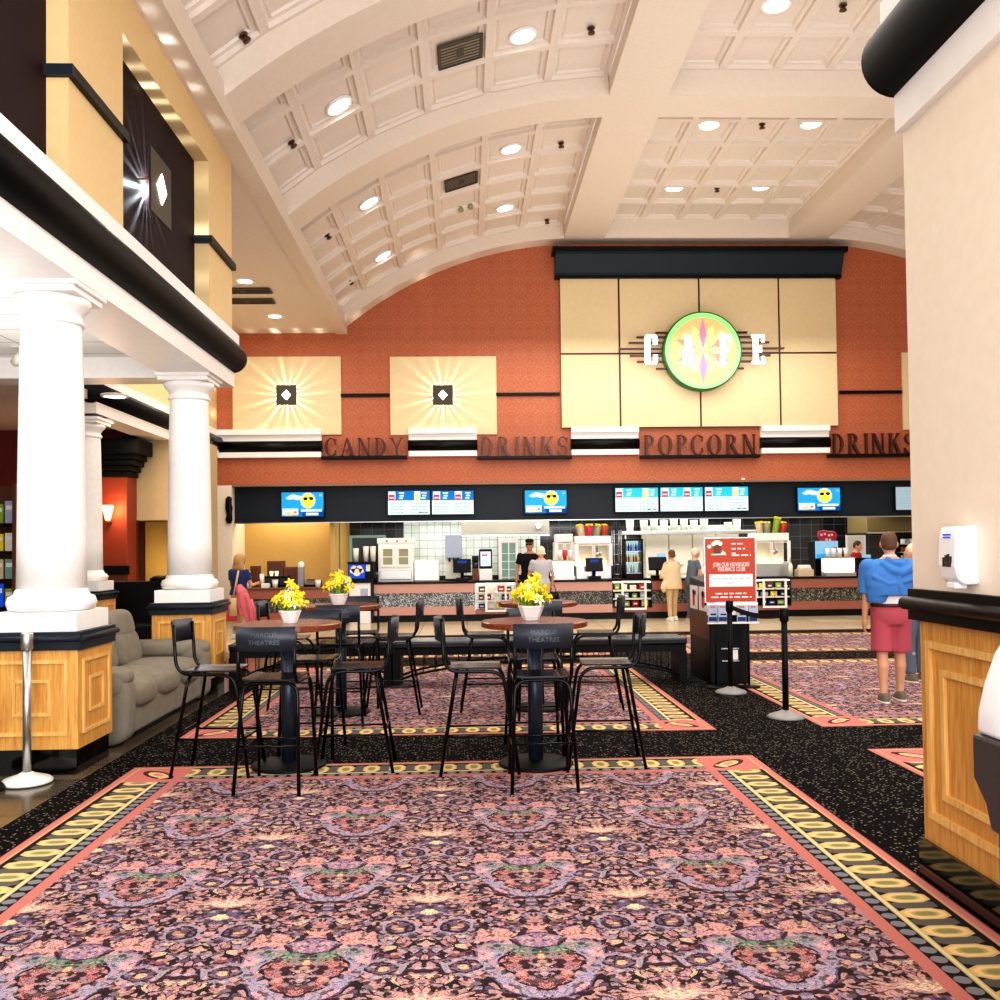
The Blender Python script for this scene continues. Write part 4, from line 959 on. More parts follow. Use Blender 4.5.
for i in range(3):
    for k in range(6):
        mm = (['greyblue', 'paper', 'tealgreen'], ['poster', 'brownbox', 'yellow'], ['greyblue', 'navy', 'logo_blue'])[i][k % 3]
        o = MB(M[mm]).lathe([(.022, 0), (.024, .1), (.01, .14), (.01, .17)], n=10).build('drink_bottle', loc=(cxf-wf+.075+k*(2*wf-.15)/5, 20.98, zf+.116+i*(hf-.14)/3))
        tag(o, 'small drink bottle on the %s shelf of the black fridge' % ['bottom', 'middle', 'top'][i], 'bottle', 'bottles on %s fridge shelf' % ['bottom', 'middle', 'top'][i])
# high steel shelf with clear tub stacks
c, w, z0, h = B(622, 758, 531, 535, 23.0)
t = thing('high_shelf', 'long steel shelf carrying pale tubs above the cream kitchen panels', 'shelf', (c, 23.0, z0)); MB(M['steel']).box(-w, w, 0, .3, 0, .09).build('board', t, bevel=.01); MB(M['steel']).box(-w+.1, -w+.14, .2, .3, -.3, 0).box(w-.14, w-.1, .2, .3, -.3, 0).build('bracket', t)
for i, x in enumerate((630, 644, 654, 664, 674, 684, 694, 704, 728, 737)):
    hh = [.3, .27, .3, .27, .3, .28, .26, .28, .2, .27][i]
    o = MB(M['tub' if i % 3 else 'offwhite']).loft([(0, 0, 0, .085, .085), (0, 0, hh, .1, .1)], 14).build('tub_stack', loc=(at(x, 530, 23.15).x, 23.15, z0+.09)); tag(o, 'pale stack of tubs on the long steel kitchen shelf', 'tub stack', 'tub stacks on the steel shelf')
# cream kitchen cabinets
for i in range(4):
    x0 = 646+i*23.5
    a, b = at(x0, 560, 23.38).x, at(x0+23, 560, 23.38).x; w = (b-a)/2
    t = thing('kitchen_cabinet', ['cream kitchen cabinet directly right of the drinks fridge', 'cream kitchen cabinet above the woman in cream', 'cream kitchen cabinet between the two women at the counter', 'cream kitchen cabinet partly behind the red poster'][i], 'cabinet', ((a+b)/2, 23.38, 0), group='cream kitchen cabinets')
    MB(M['offwhite']).box(-w, w, .03, .6, 0, 2.1).build('cabinet', t); d = MB(M['offwhite']).box(-w+.01, w-.01, 0, .03, .9, 2.06).build('door', t, bevel=.006); MB(M['steel']).box(-.06, .06, -.03, 0, 1.1, 1.13).build('handle', d)
# right-hand counter goods
t, w, h = eq('paper_bag_box', 798, 814, 565, 'cream box of paper bags on the long right counter', 'box', 20.75); MB(M['tan']).box(-w, w, 0, .25, 0, h*.6).build('box', t, bevel=.01); MB(M['offwhite']).loft([(0, .12, h*.6, w*.9, .1), (0, .12, h, w*.7, .08)], 12, .5).build('bag_stack', t)
t, w, h = eq('condiment_bottle', 788, 792.5, 557, 'yellowish squeeze bottle between popper and cream bag box', 'bottle', 20.7); MB(M['offwhite']).lathe([(w, 0), (w, h*.55), (w*.4, h*.72)], n=12).build('body', t); MB(M['tan2']).lathe([(w*.4, h*.72), (w*.15, h)], n=10).build('nozzle', t)
p = at(826, 537, 21.85)
t = thing('red_sign', 'red rounded sign with white marks above the icy blue panel', 'sign', p); g = MB(M['redlogo'])
for dx, dz, rx, rz_ in ((-.06, .05, .15, .11), (.1, .03, .17, .11), (.04, -.07, .2, .1)): g.sell((dx, 0, dz), (rx, .03, rz_), .8, 20, 8)
g.build('panel', t); g = MB(M['paper'])
for i, (x, z) in enumerate(((-.12, .05), (-.04, .07), (.06, .04), (.13, .05), (0, -.06), (.08, -.07))): g.box(x-.025, x+.025, -.035, -.031, z-.025, z+.025)
g.build('mark', t); MB(M['black_matte']).box(-.02, .02, .02, .05, -.75, 0).box(-.15, .15, -.02, .1, -.85, -.75).build('stand', t)
t, w, h = eq('frozen_drink_machine', 816, 838, 541, 'pale icy-blue drink machine panel below the red sign', 'drink machine', 21.2); MB(M['black']).box(-w, w, .06, .5, 0, h).build('body', t, bevel=.01); g = MB(M['scr_pale']).box(-w, w, 0, .06, h*.5, h)
g.mat('scr_sky').box(-w, w*.1, -.004, 0, h*.5, h*.62).mat('redlogo').box(w*.5, w*.9, -.004, 0, h*.68, h*.82); g.build('lit_panel', t, bevel=.01); MB(M['steel']).cyl((-.1, .02, h*.45), (-.1, .02, h*.35), .03, n=10).cyl((.1, .02, h*.45), (.1, .02, h*.35), .03, n=10).build('tap', t)
c, w, z0, h = B(846, 865, 535, 560, 21.9)
t = thing('framed_notice', 'white framed notice behind the worker in red', 'notice', (c, 21.9, z0)); MB(M['white']).frame('y', 0, -w, w, 0, h, .05, -.03).build('frame', t); MB(M['offwhite']).box(-w+.04, w-.04, -.005, 0, .04, h-.04).build('board', t); MB(M['steel']).box(-.02, .02, .01, .04, -z0+.0, 0).build('stand', t)
t, w, h = eq('bottle_display', 901, 925, 532, 'speckled display rack behind the grey-haired customer at right', 'rack', 21.8, TOP); MB(M['black_matte']).box(-w, w, .2, .3, 0, h).build('back', t); g = MB(M['olive'])
for i in range(4): MB(M['steel']).box(-w, w, 0, .2, h*.2*i+.1, h*.2*i+.12).build('shelf', t)
for i in range(4):
    for k in range(5):
        o = MB(M[['redlogo', 'paper', 'tealgreen', 'offwhite', 'brownbox'][(i*2+k) % 5]]).box(-.035, .035, 0, .08, 0, .11).build('candy_packet', loc=(t.location.x-w+.08+k*(2*w-.16)/4, 21.85, TOP+h*.2*i+.121)); tag(o, 'tiny candy packet on the display rack behind the grey-haired customer', 'packet', 'packets on the right display rack')
# left of the main counter: icebox with blue sign, blackboard, niche goods
t, w, h = eq('ice_cream_merchandiser', 347.5, 373, 562, 'dark merchandiser with blue round-logo sign on white base', 'merchandiser', 20.45, 0)
MB(M['white']).box(-w*.9, w*.8, 0, .6, 0, at(360, 583, 20.45).z).build('base', t, bevel=.01); zb_ = at(360, 583, 20.45).z
MB(M['band']).box(w*.82, w, -.02, .6, 0, zb_).build('side_post', t); MB(M['black']).box(-w, w, .1, .6, zb_, h).box(-w, w, -.03, .6, zb_, zb_+.08).box(-w, w, -.03, .6, h-.03, h).build('cabinet', t)
g = MB(M['logo_blue']).box(-w*.9, w*.35, .02, .05, zb_+.1, h-.05); g.build('blue_sign', t)
g = MB(M['paper'])
for dx, dz, r1 in ((-.06, .05, .07), (.05, .05, .07), (0, -.02, .09), (-.1, .0, .05), (.1, .0, .05)): g.lathe([(r1, .015), (r1, .02)], (dx-w*.28, 0, zb_+.26+dz), 14, 'y')
g.mat('scr_tan').lathe([(.05, .012), (.05, .016)], (-w*.28, 0, zb_+.26), 14, 'y'); g.build('logo', t)
g = MB(M['paper']).box(w*.42, w*.75, .04, .06, zb_+.25, h-.06); g.mat('black').box(w*.5, w*.85, 0, .08, zb_+.08, zb_+.2); g.build('notice', t)
g = MB(M['greyblue']).box(w*.0, w*.6, -.006, 0, .35, .75); g.mat('pinkcloth').box(w*.25, w*.55, -.008, -.006, .4, .6); g.build('poster', t)
c, w, z0, h = B(350, 386, 535, 575, 21.5)
t = thing('menu_board', 'dark blackboard in a pale frame above the blue merchandiser', 'board', (c, 21.5, z0)); MB(M['tealgreen']).frame('y', 0, -w, w, 0, h, .06, -.03).build('frame', t); MB(M['glassdark']).box(-w+.05, w-.05, -.005, .01, .05, h-.05).build('board', t); MB(M['steel']).box(-w+.1, -w+.14, .01, .05, -z0, 0).box(w-.14, w-.1, .01, .05, -z0, 0).build('leg', t)
for i, (x, hh) in enumerate(((356, .3), (366, .34), (373, .34))):
    o = MB(M['offwhite']).loft([(0, 0, 0, .05, .05), (0, 0, hh, .065, .065)], 12).build('cup_stack', loc=(at(x, 562, 20.75).x, 20.75, at(360, 562, 20.45).z)); tag(o, ['leftmost', 'middle', 'rightmost'][i]+' white cup stack on the blue-sign merchandiser', 'cup stack', 'cup stacks on the merchandiser')
ZN = .812; YN = 20.2
def nq(name, x0, x1, y0, label, cat, Y=YN): return eq(name, x0, x1, y0, label, cat, Y, ZN)
t, w, h = nq('wooden_organizer', 267, 283, 561, 'dark brown wooden organizer box, taller, in the yellow niche', 'organizer', 20.7)
MB(M['brownbox']).box(-w, w, 0, .3, 0, h).build('box', t, bevel=.008); MB(M['brownwood']).box(-w*.8, w*.8, -.01, 0, h*.55, h*.9).build('front_panel', t)
t, w, h = nq('wooden_organizer', 283.5, 297, 567, 'brown wooden organizer box, lower, beside the napkin dispenser', 'organizer', 20.7)
MB(M['brownbox']).box(-w, w, 0, .3, 0, h).build('box', t, bevel=.008); MB(M['brownwood']).box(-w*.8, w*.8, -.01, 0, h*.2, h*.9).build('front_panel', t)
t, w, h = nq('wooden_organizer', 250, 258, 566, 'narrow dark wooden box beside the blonde woman', 'organizer', 20.7)
MB(M['brownbox']).box(-w, w, 0, .3, 0, h).build('box', t, bevel=.008); MB(M['brownwood']).box(-w*.8, w*.8, -.01, 0, h*.2, h*.9).build('front_panel', t)
t, w, h = nq('lid_dispenser', 264.5, 287, 576, 'black counter dispenser with two lit cups on top', 'dispenser', 20.3)
MB(M['black']).box(-w, w, 0, .35, 0, h).build('body', t, bevel=.01)
for i in range(3): MB(M['gunmetal']).box(-w*.9+i*w*.62, -w*.9+i*w*.62+w*.5, -.008, 0, h*.2, h*.8).build('slot', t)
hb = h
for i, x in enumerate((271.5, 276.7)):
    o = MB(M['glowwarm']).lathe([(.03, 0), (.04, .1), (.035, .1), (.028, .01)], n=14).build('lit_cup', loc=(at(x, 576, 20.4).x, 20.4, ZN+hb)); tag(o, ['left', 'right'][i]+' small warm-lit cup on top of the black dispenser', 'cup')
t, w, h = nq('napkin_dispenser', 297.5, 303.5, 562, 'steel napkin dispenser with white top in the niche', 'dispenser')
MB(M['chrome']).box(-w, w, 0, .14, 0, h*.82).build('body', t, bevel=.012); MB(M['paper']).sell((0, .07, h*.88), (w, .08, h*.14), .7, 14, 8).build('napkin', t)
for x, l in ((275, 'white paper cup in front of the black dispenser'), (318, 'white paper cup at the right end of the condiment counter')):
    t, w, h = nq('paper_cup', x-3.2, x+3.2, 579.5, l, 'cup', 19.9); MB(M['pot']).loft([(0, 0, 0, w*.72, w*.72), (0, 0, h, w, w)], 16).build('cup', t); MB(M['white']).lathe([(w, h-.012), (w+.006, h-.006), (w, h)], n=16).build('rim', t)
t, w, h = nq('napkin_stack', 261, 269, 584, 'flat stack of white napkins beside the woman with pink bag', 'napkins', 19.9); MB(M['paper']).box(-w, w, 0, .15, 0, max(h, .04)).build('stack', t, bevel=.006); MB(M['white']).box(-w*.9, w*.9, .01, .14, max(h, .04), max(h, .04)+.012).build('top_napkin', t)
t, w, h = nq('tray_stand', 304, 320, 580, 'black sloping tray stand right of the napkin dispenser', 'tray', 20.2); MB(M['black']).prism([(0, 0), (0, h*.3), (.3, h), (.3, 0)], 'x', -w, w).build('body', t, bevel=.006); MB(M['gunmetal']).box(-w*.9, w*.9, .28, .31, h*.8, h*1.05).build('lip', t)
t, w, h = nq('flower_pot', 246.5, 250.5, 566, 'small white flower pot beside the blonde woman', 'flower pot', 20.0); MB(M['pot']).loft([(0, 0, 0, .06, .06), (0, 0, .12, .08, .08)], 14).build('pot', t)
g = MB(M['petalwhite'])
for k in range(5): g.sell((R_.uniform(-.07, .07), R_.uniform(-.05, .05), R_.uniform(.22, .34)), (.05, .05, .04), 1, 8, 6)
g.build('flower', t); MB(M['leafgreen']).loft([(0, 0, .1, .05, .05), (0, 0, .24, .07, .07)], 10).build('stem', t)
# ================================================================== BAR TABLES AND STOOLS
def bar_table(x, y, label):
    t = thing('bar_table', label, 'table', (x, y, .01), group='round bar tables')
    MB(M['black_matte']).lathe([(.27, 0), (.275, .012), (.26, .024), (.08, .035), (.06, .04)], n=36).build('base', t)
    MB(M['gunmetal']).lathe([(.054, .03), (.054, 1.0)], n=24).build('column', t)
    MB(M['black_matte']).lathe([(.06, .985), (.16, 1.0), (.16, 1.008)], n=20).box(-.24, .24, -.03, .03, .995, 1.008).build('mounting_plate', t)
    g = MB(M['tablewood']).lathe([(.375, 1.006), (.39, 1.012), (.39, 1.046), (.382, 1.052), (.01, 1.052)], n=48, sm=False); g.build('tabletop', t)
    return t
TB = [flr(289, 767), flr(341.5, 714), flr(536, 765.5), flr(539, 709)]
LB = ['dark wood round bar table at front left with daffodil pot', 'round bar table at rear left, nearest the blonde woman', 'dark wood round bar table at front right with daffodil pot', 'round bar table at rear right, half hidden by flowers']
for p, l in zip(TB, LB): bar_table(p.x, p.y, l)
def make_stool(lines, label):
    t = thing('bar_stool', label, 'bar stool', group='black metal bar stools')
    g = MB(M['vinyl']); N = 6
    for i in range(N):
        pass
    g.prism([(-.185, .735), (-.12, .727), (.12, .727), (.185, .735), (.185, .75), (.12, .742), (-.12, .742), (-.185, .75)], 'y', -.18, .19)
    g.build('seat', t, bevel=.004)
    for s in (-1, 1):
        P = fillet([(s*.185, -.235, 1.07), (s*.185, -.215, .72), (s*.19, .2, .72), (s*.205, .3, 0)], .11, 7)
        MB(M['stoolmetal']).tube(P, .0125, 10).build('side_frame', t)
    P = fillet([(-.215, -.25, 0), (-.18, -.13, .712), (.18, -.13, .712), (.215, -.25, 0)], .09, 7)
    MB(M['stoolmetal']).tube(P, .0125, 10).build('rear_legs', t)
    z = .27; rx = .19
    for a, b in (((-.2015, -.2, z), (-.198, .262, z)), ((.2015, -.2, z), (.198, .262, z)), ((-.2015, -.205, z+.04), (.2015, -.205, z+.04)), ((-.197, .265, z), (.197, .265, z))):
        MB(M['stoolmetal']).cyl(a, b, .008, n=8).build('footrest', t)
    g = MB(M['backplate']); K = 12; W = .195
    bow = lambda u: -.235-.05*(1-(u/W)**2)
    for i in range(K):
        u0, u1 = -W+2*W*i/K, -W+2*W*(i+1)/K
        for yo, fl in ((0, 1), (.008, 0)):
            g.f([g.v((u0, bow(u0)+yo, .935)), g.v((u1, bow(u1)+yo, .935)), g.v((u1, bow(u1)+yo-.012, 1.095)), g.v((u0, bow(u0)+yo-.012, 1.095))], True)
        for zz, dy in ((.935, 0), (1.095, -.012)): g.f([g.v((u0, bow(u0)+dy, zz)), g.v((u1, bow(u1)+dy, zz)), g.v((u1, bow(u1)+dy+.008, zz)), g.v((u0, bow(u0)+dy+.008, zz))])
    bmesh.ops.remove_doubles(g.bm, verts=g.bm.verts[:], dist=.0004)
    b = g.build('backrest', t)
    g = MB(M['backtext'])
    for i, s_ in enumerate(lines):
        zz = 1.042-.05*i; T = Mxz(0, -.012*(zz-.935)/.16-.0012, zz)
        g.text(s_, T, .042, .0012, wide=1.05)
    for v in g.bm.verts:
        u = max(-W, min(W, v.co.x)); v.co.y += bow(u)
    g.build('cut_lettering', b)
    return t
st0 = make_stool(['MARCUS', 'THEATRES'], 'x')
def put(table, dx, dy, rot, label, first=[True]):
    p = TB[table]
    o = st0 if first[0] else copy_tree(st0); first[0] = False
    relabel(o, (p.x+dx, p.y+dy, .01), math.radians(rot), label)
#           local +y faces the table
put(0, .03, -.61, -4, 'black bar stool at front left table, lettered back towards the viewer')
put(0, -.5, -.13, -94, 'black bar stool at left side of front left table, beside the sofa')
put(0, .53, -.09, 92, 'black bar stool on right side of front left table')
put(0, .1, .48, 178, 'black bar stool tucked behind front left table')
put(2, .0, -.57, 0, 'black bar stool at front right table, lettered back towards the viewer')
put(2, -.44, -.1, -90, 'black bar stool on left side of front right table')
put(2, .53, -.0, 87, 'black bar stool on right side of front right table')
put(2, .02, .45, 180, 'black bar stool tucked behind front right table')
put(1, .06, -.5, 3, 'black bar stool in front of rear left table')
put(1, .52, .02, 90, 'black bar stool on right side of rear left table, near the white warmer')
put(1, -.52, .0, -92, 'black bar stool on left side of rear left table')
put(1, .12, .5, 182, 'black bar stool behind rear left table, facing the viewer')
put(3, -.52, .02, -90, 'black bar stool on left side of rear right table')
put(3, .58, .03, 84, 'black bar stool on right side of rear right table')
put(3, -.02, -.44, 0, 'black bar stool in front of rear right table, behind the front one')
put(3, .02, .5, 180, 'black bar stool behind rear right table, by the bench')
# flower pots
def flowers(x, y, z, label, s=1.0, seed=1):
    rn = random.Random(seed)
    t = thing('flower_pot', label, 'flower pot', (x, y, z), group='potted daffodils on the bar tables')
    g = MB(M['pot']); prof = [(.052, 0), (.055, .012), (.06, .018), (.082, .078), (.088, .088), (.086, .098), (.076, .094), (.068, .07)]
    g.lathe([(a*s, b*s) for a, b in prof], n=8, sm=False); g.build('pot', t)
    g = MB(M['leafgreen'])
    for i in range(22):
        a = rn.uniform(0, 2*PI); r1 = rn.uniform(.01, .05)*s; r2 = rn.uniform(.03, .13)*s; hh = rn.uniform(.14, .24)*s
        p0, p1, p2 = Vector((r1*cos(a), r1*sin(a), .08*s)), Vector((r1*cos(a)*1.3, r1*sin(a)*1.3, hh*.7)), Vector((r2*cos(a), r2*sin(a), hh))
        w = Vector((-sin(a), cos(a), 0))*.007
        A = [g.v(q) for q in (p0-w, p0+w, p1+w*1.4, p1-w*1.4)]; g.f(A); tp = g.v(p2); g.f([A[3], A[2], tp])
    g.build('leaf_blades', t, recalc=False)
    NF = 30
    for i in range(NF):
        a = i*2.399+rn.uniform(-.3, .3); rad = s*.125*math.sqrt((i+.5)/NF); hh = s*(rn.uniform(.23, .3)-rad*.85)+(.05*s if i in (2, 5) else 0)
        c = Vector((rad*cos(a), rad*sin(a), hh)); d = Vector((cos(a)*.9, sin(a)*.9, .45)).normalized()
        q = Vector((0, 0, 1)).rotation_difference(d).to_matrix().to_4x4()
        f = MB(M['yellow' if i % 3 else 'petalwhite']); f.X = Matrix.Translation(c) @ q
        for k in range(6):
            b = k*PI/3; r = .05*s
            pts = [(0, 0, .004), (r*.55*cos(b-.4), r*.55*sin(b-.4), .008), (r*cos(b), r*sin(b), .0), (r*.55*cos(b+.4), r*.55*sin(b+.4), .008)]
            f.f([f.v(p) for p in pts])
        f.mat('yellow').tube([(0, 0, .0), (0, 0, .02*s), (0, 0, .028*s)], [.009*s, .013*s, .018*s], 8)
        f.X = None; f.mat('leafgreen').tube([(c.x*.35, c.y*.35, .09*s), (c.x*.7, c.y*.7, hh*.7), tuple(c)], .0035, 5)
        f.build('flower', t, recalc=False)
p = TB[0]; flowers(p.x+.02, p.y-.03, .01+1.054, 'white pot of yellow daffodils on front left bar table', .95, 1)
p = TB[1]; flowers(p.x-.02, p.y+.0, .01+1.054, 'white pot of yellow daffodils on rear left bar table', 1.1, 5)
p = TB[2]; flowers(p.x-.02, p.y+.02, .01+1.054, 'tall white pot of yellow daffodils on front right bar table', 1.1, 9)

# ================================================================== BENCHES
def bench(x0, x1, y, label, leg_r=True):
    m = (x0+x1)/2; w = (x1-x0)/2
    t = thing('bench', label, 'bench', (m, y, .01), group='long black benches')
    MB(M['vinyl']).box(-w, w, 0, .52, .44, .52).build('seat', t, bevel=.02, seg=3)
    MB(M['black_matte']).box(-w+.01, w-.01, .03, .49, .36, .44).build('seat_frame', t)
    for sx in (-1, 1):
        MB(M['black_matte']).prism([(sx*w, 0), (sx*(w-.09), 0), (sx*(w-.09), .36), (sx*w, .36)], 'y', .03, .49).build('leg', t)
    for yy in (.05, .47):
        arc = [(-w+.08+(2*w-.16)*i/24, yy, .08+.2*sin(PI*i/24)**.7) for i in range(25)]
        MB(M['black_matte']).tube(arc, .014, 8).build('arch_rail', t)
        k = int(2*w/.14)
        for i in range(1, k):
            u = i/k; x = -w+.08+(2*w-.16)*u; MB(M['black_matte']).tube([(x, yy, .08+.2*sin(PI*u)**.7), (x, yy, .37)], .006, 6).build('baluster', t)
    return t
xl, xm, xr = flr(216, 689).x, at(392, 689, 10.85).x, at(688, 680, 10.85).x
bench(at(228, 689, 10.85).x, xm-.008, 10.85, 'long black bench, left section behind the left tables')
bench(xm+.008, xr+.0, 10.85, 'long black bench with arched rail, right section ending at the podium')

# ================================================================== PODIUM, POSTER STAND, STANCHIONS
t = thing('podium', 'tall black podium at the right end of the bench behind red poster', 'podium', (2.997, 10.68, .01))
MB(M['black']).box(-.225, .225, 0, .95, 0, 1.05).build('cabinet', t, bevel=.006)
MB(M['band']).prism([(0, 1.05), (0, 1.14), (.95, 1.2), (.95, 1.05)], 'x', -.225, .225).build('desk_top', t)
MB(M['brownwood']).box(-.232, -.225, .02, .93, .5, 1.0).build('side_panel', t)
for i in range(2):
    g = MB(M['paper']).box(-.236, -.226, .08+i*.44, .44+i*.44, .82, 1.1); g.mat('redlogo').box(-.239, -.236, .2+i*.44, .3+i*.44, .86, 1.05).box(-.239, -.236, .14+i*.44, .3+i*.44, .99, 1.04); g.build('notice', t)
g = MB(M['black_matte']).box(-.16, .16, -.012, 0, .16, .62); g.mat('chrome').box(-.1, .1, -.03, -.01, .26, .275).box(-.1, .1, -.03, -.01, .4, .415); g.mat('paper').box(.02, .09, -.02, -.012, .28, .39); g.build('shelf_opening', t)
t = thing('poster_stand', 'standing sign with large orange-red poster in front of the podium', 'sign', (2.93, 10.42, .01))
A, Bq = at(705, 603, 10.42), at(755.5, 537, 10.42); w = (Bq.x-A.x)/2; cxx = (A.x+Bq.x)/2-2.93; z0, z1_ = A.z-.01, Bq.z-.01
MB(M['chrome']).box(cxx-w, cxx+w, 0, .02, z0, z1_).build('frame', t)
g = MB(M['poster']).box(cxx-w+.01, cxx+w-.01, -.004, 0, z0+.01, z1_-.01)
hh = z1_-z0; X = lambda u: cxx-w+u*2*w; Z = lambda v: z0+(1-v)*hh
g.mat('paper').box(X(.09), X(.93), -.006, -.004, Z(.755), Z(.565))
g.mat('scr_grey')
rb = random.Random(4)
bars(g, X(.14), X(.88), Z(.64), .018, 0, -.006, rb); bars(g, X(.42), X(.62), Z(.71), .018, 0, -.006, rb)
g.mat('paper')
g.text('JOIN OUR MOVIEGOER', Mxz(X(.52), -.005, Z(.42)), .066, .002, wide=.6); g.text('FEEDBACK CLUB', Mxz(X(.52), -.005, Z(.49)), .066, .002, wide=.62)
for v, a, b in ((.11, .53, .76), (.185, .53, .79), (.255, .53, .63), (.285, .53, .9), (.87, .2, .8), (.925, .12, .9)): bars(g, X(a), X(b), Z(v), .014, 0, -.005, rb)
# generic popcorn bucket drawing
g.prism([(X(.14), Z(.27)), (X(.42), Z(.27)), (X(.42), Z(.25)), (X(.36), Z(.2)), (X(.32), Z(.25)), (X(.14), Z(.25))], 'y', -.006, -.004)
g.mat('brownbox').prism([(X(.19), Z(.25)), (X(.31), Z(.25)), (X(.33), Z(.1)), (X(.17), Z(.1))], 'y', -.007, -.004)
g.mat('glowwarm')
for u, v in ((.18, .1), (.22, .08), (.27, .075), (.31, .095)): g.lathe([(.022, -.008), (.022, -.004)], (X(u), 0, Z(v)), 12, 'y')
g.mat('paper').lathe([(.022, -.008), (.022, -.004)], (X(.1), 0, Z(.14)), 12, 'y')
g.build('poster', t)
MB(M['black_matte']).box(cxx-w, cxx+w+.02, -.0, .03, z0-.03, z0).build('clip_rail', t)
a0 = at(705, 621, 10.42).x-2.93; MB(M['offwhite']).box(at(707, 622, 10.42).x-2.93, at(758, 622, 10.42).x-2.93, -.05, .0, at(730, 623.5, 10.42).z-.01, at(730, 622, 10.42).z-.01).box(at(707, 622, 10.42).x-2.93, at(758, 622, 10.42).x-2.93, -.005, .0, at(730, 615, 10.42).z-.01, z0).build('brochure_rack', t)
for x in (716, 749):
    p = at(x, 650, 10.42); MB(M['black_matte']).cyl((p.x-2.93, .01, .02), (p.x-2.93, .01, z0), .012, n=8).build('pole', t); MB(M['black_matte']).lathe([(.12, 0), (.12, .012), (.02, .022)], (p.x-2.93, 0.01, 0), 20).build('foot', t)
for i, x in enumerate((712.5, 722.5, 741.5, 753)):
    p, q = at(x-4.3, 622, 10.39), at(x+4.3, 605, 10.39); w_ = (q.x-p.x)/2; h_ = q.z-p.z
    g = MB(M['greyblue']).box(-w_, w_, -.01, .01, 0, h_); g.mat('navy').box(-w_*.9, w_*.9, -.012, -.01, h_*.05, h_*.3); g.mat('pinkcloth').box(-w_*.6, w_*.6, -.012, -.01, h_*.84, h_*.95); g.mat('band').box(-w_*.5, w_*.8, -.012, -.01, h_*.4, h_*.5)
    o = g.build('brochure', loc=((p.x+q.x)/2, 10.39, p.z)); tag(o, ['leftmost', 'second from left', 'second from right', 'rightmost'][i]+' blue brochure in the rack below the red poster', 'brochure', 'brochures below the poster')
def stanchion(x, y, label, mpost='black_matte', mbase='stanbase', belt=None, h=1.0):
    t = thing('stanchion', label, 'stanchion', (x, y, .01))
    MB(M[mbase]).lathe([(.165, 0), (.17, .012), (.15, .03), (.06, .06), (.035, .075)], n=36).build('base', t)
    MB(M[mpost]).lathe([(.028, .07), (.028, h-.12)], n=20).build('post', t)
    MB(M[mpost]).lathe([(.034, h-.12), (.04, h-.11), (.04, h-.01), (.034, h)], n=20).build('belt_head', t)
    if belt:
        P = [Vector((0, 0, h-.06)).lerp(Vector(belt), k/10)-Vector((0, 0, .05*sin(PI*k/10))) for k in range(11)]; g = MB(M['black_matte'])
        for i in range(10):
            a, b = P[i], P[i+1]; g.f([g.v(a-Vector((0, 0, .025))), g.v(b-Vector((0, 0, .025))), g.v(b+Vector((0, 0, .025))), g.v(a+Vector((0, 0, .025)))])
        g.build('belt', t, recalc=False)
    return t
s1, s2 = flr(731, 694), flr(786, 719)
stanchion(s1.x, s1.y, 'black belt stanchion directly in front of the red poster', belt=(s2.x-s1.x, s2.y-s1.y, .94), h=.99)
stanchion(s2.x, s2.y, 'black stanchion on the walkway, right of the red poster', h=1.0)
s3 = flr(27, 784); stanchion(s3.x, s3.y, 'silver stanchion with white base beside the big column pedestal', 'steel', 'whitebase', h=1.04)
s4 = flr(-22, 792); stanchion(s4.x, s4.y, 'dark stanchion base peeking in at the left picture edge', 'black_matte', 'black_matte', h=1.0)

# ================================================================== SOFA
t = thing('sofa', 'worn grey fabric reclining sofa between the two oak pedestals', 'sofa', (-3.3, 9.1, .005))
MB(M['black']).box(-.42, .42, -1.1, 1.1, 0, .06).build('base', t)
MB(M['sofa']).box(-.42, .46, -1.06, 1.06, .05, .3).build('front_apron', t, bevel=.03, seg=3)
for s in (-1, 1):
    g = MB(M['sofa']); g.sell((0.02, s*1.17, .3), (.5, .15, .3), .35, 28, 18); g.sell((.02, s*1.17, .56), (.5, .18, .09), .6, 28, 14); g.sell((.36, s*1.17, .5), (.14, .17, .12), .7, 20, 12)
    g.build('armrest', t)
for i in range(3):
    y = (i-1)*.68
    MB(M['sofa']).sell((.14, y, .38), (.36, .345, .12), .55, 28, 14).sell((.36, y, .36), (.16, .34, .12), .7, 24, 12).build('seat_cushion', t)
    rt = Matrix.Rotation(-.24, 3, 'Y')
    MB(M['sofa']).sell((-.26, y, .6), (.15, .335, .2), .55, 26, 14, rt).build('back_cushion', t)
    MB(M['sofa']).sell((-.33, y, .83), (.16, .33, .17), .62, 26, 14, rt).build('head_cushion', t)
MB(M['sofa']).box(-.52, -.3, -1.2, 1.2, .05, .86).build('back_frame', t, bevel=.06, seg=3)

# ================================================================== THINGS ON THE RIGHT PIER AND KIOSK
t = thing('soap_dispenser', 'white wall-mounted soap dispenser on the beige right pier', 'soap dispenser', (XR, 3.95, 1.42))
MB(M['soap']).prism([(0, .0), (-.06, -.0), (-.09, .02), (-.105, .08), (-.1, .2), (-.088, .245), (0, .25)], 'y', -.075, .075).build('housing', t, bevel=.012, seg=3)
MB(M['soap']).box(-.085, -.03, -.03, .04, -.018, .01).build('nozzle', t, bevel=.005)
g = MB(M['plate']); 
for i, (a, b, c_, d) in enumerate(((-.04, .03, .075, .09), (-.045, -.03, .09, .12), (-.025, -.01, .09, .13), (-.005, .01, .09, .125), (.015, .03, .09, .115))): g.box(-.1065, -.1, a, b, c_, d)
g.build('hand_symbol', t)
g = MB(M['logo_blue'])
for z in (.2, .212): g.box(-.103, -.096, -.03, .03, z-.003, z+.003)
g.build('logo', t)
t = thing('kiosk', 'white and dark brown rounded kiosk cut off at right edge', 'kiosk', (1.735, 2.6, .005))
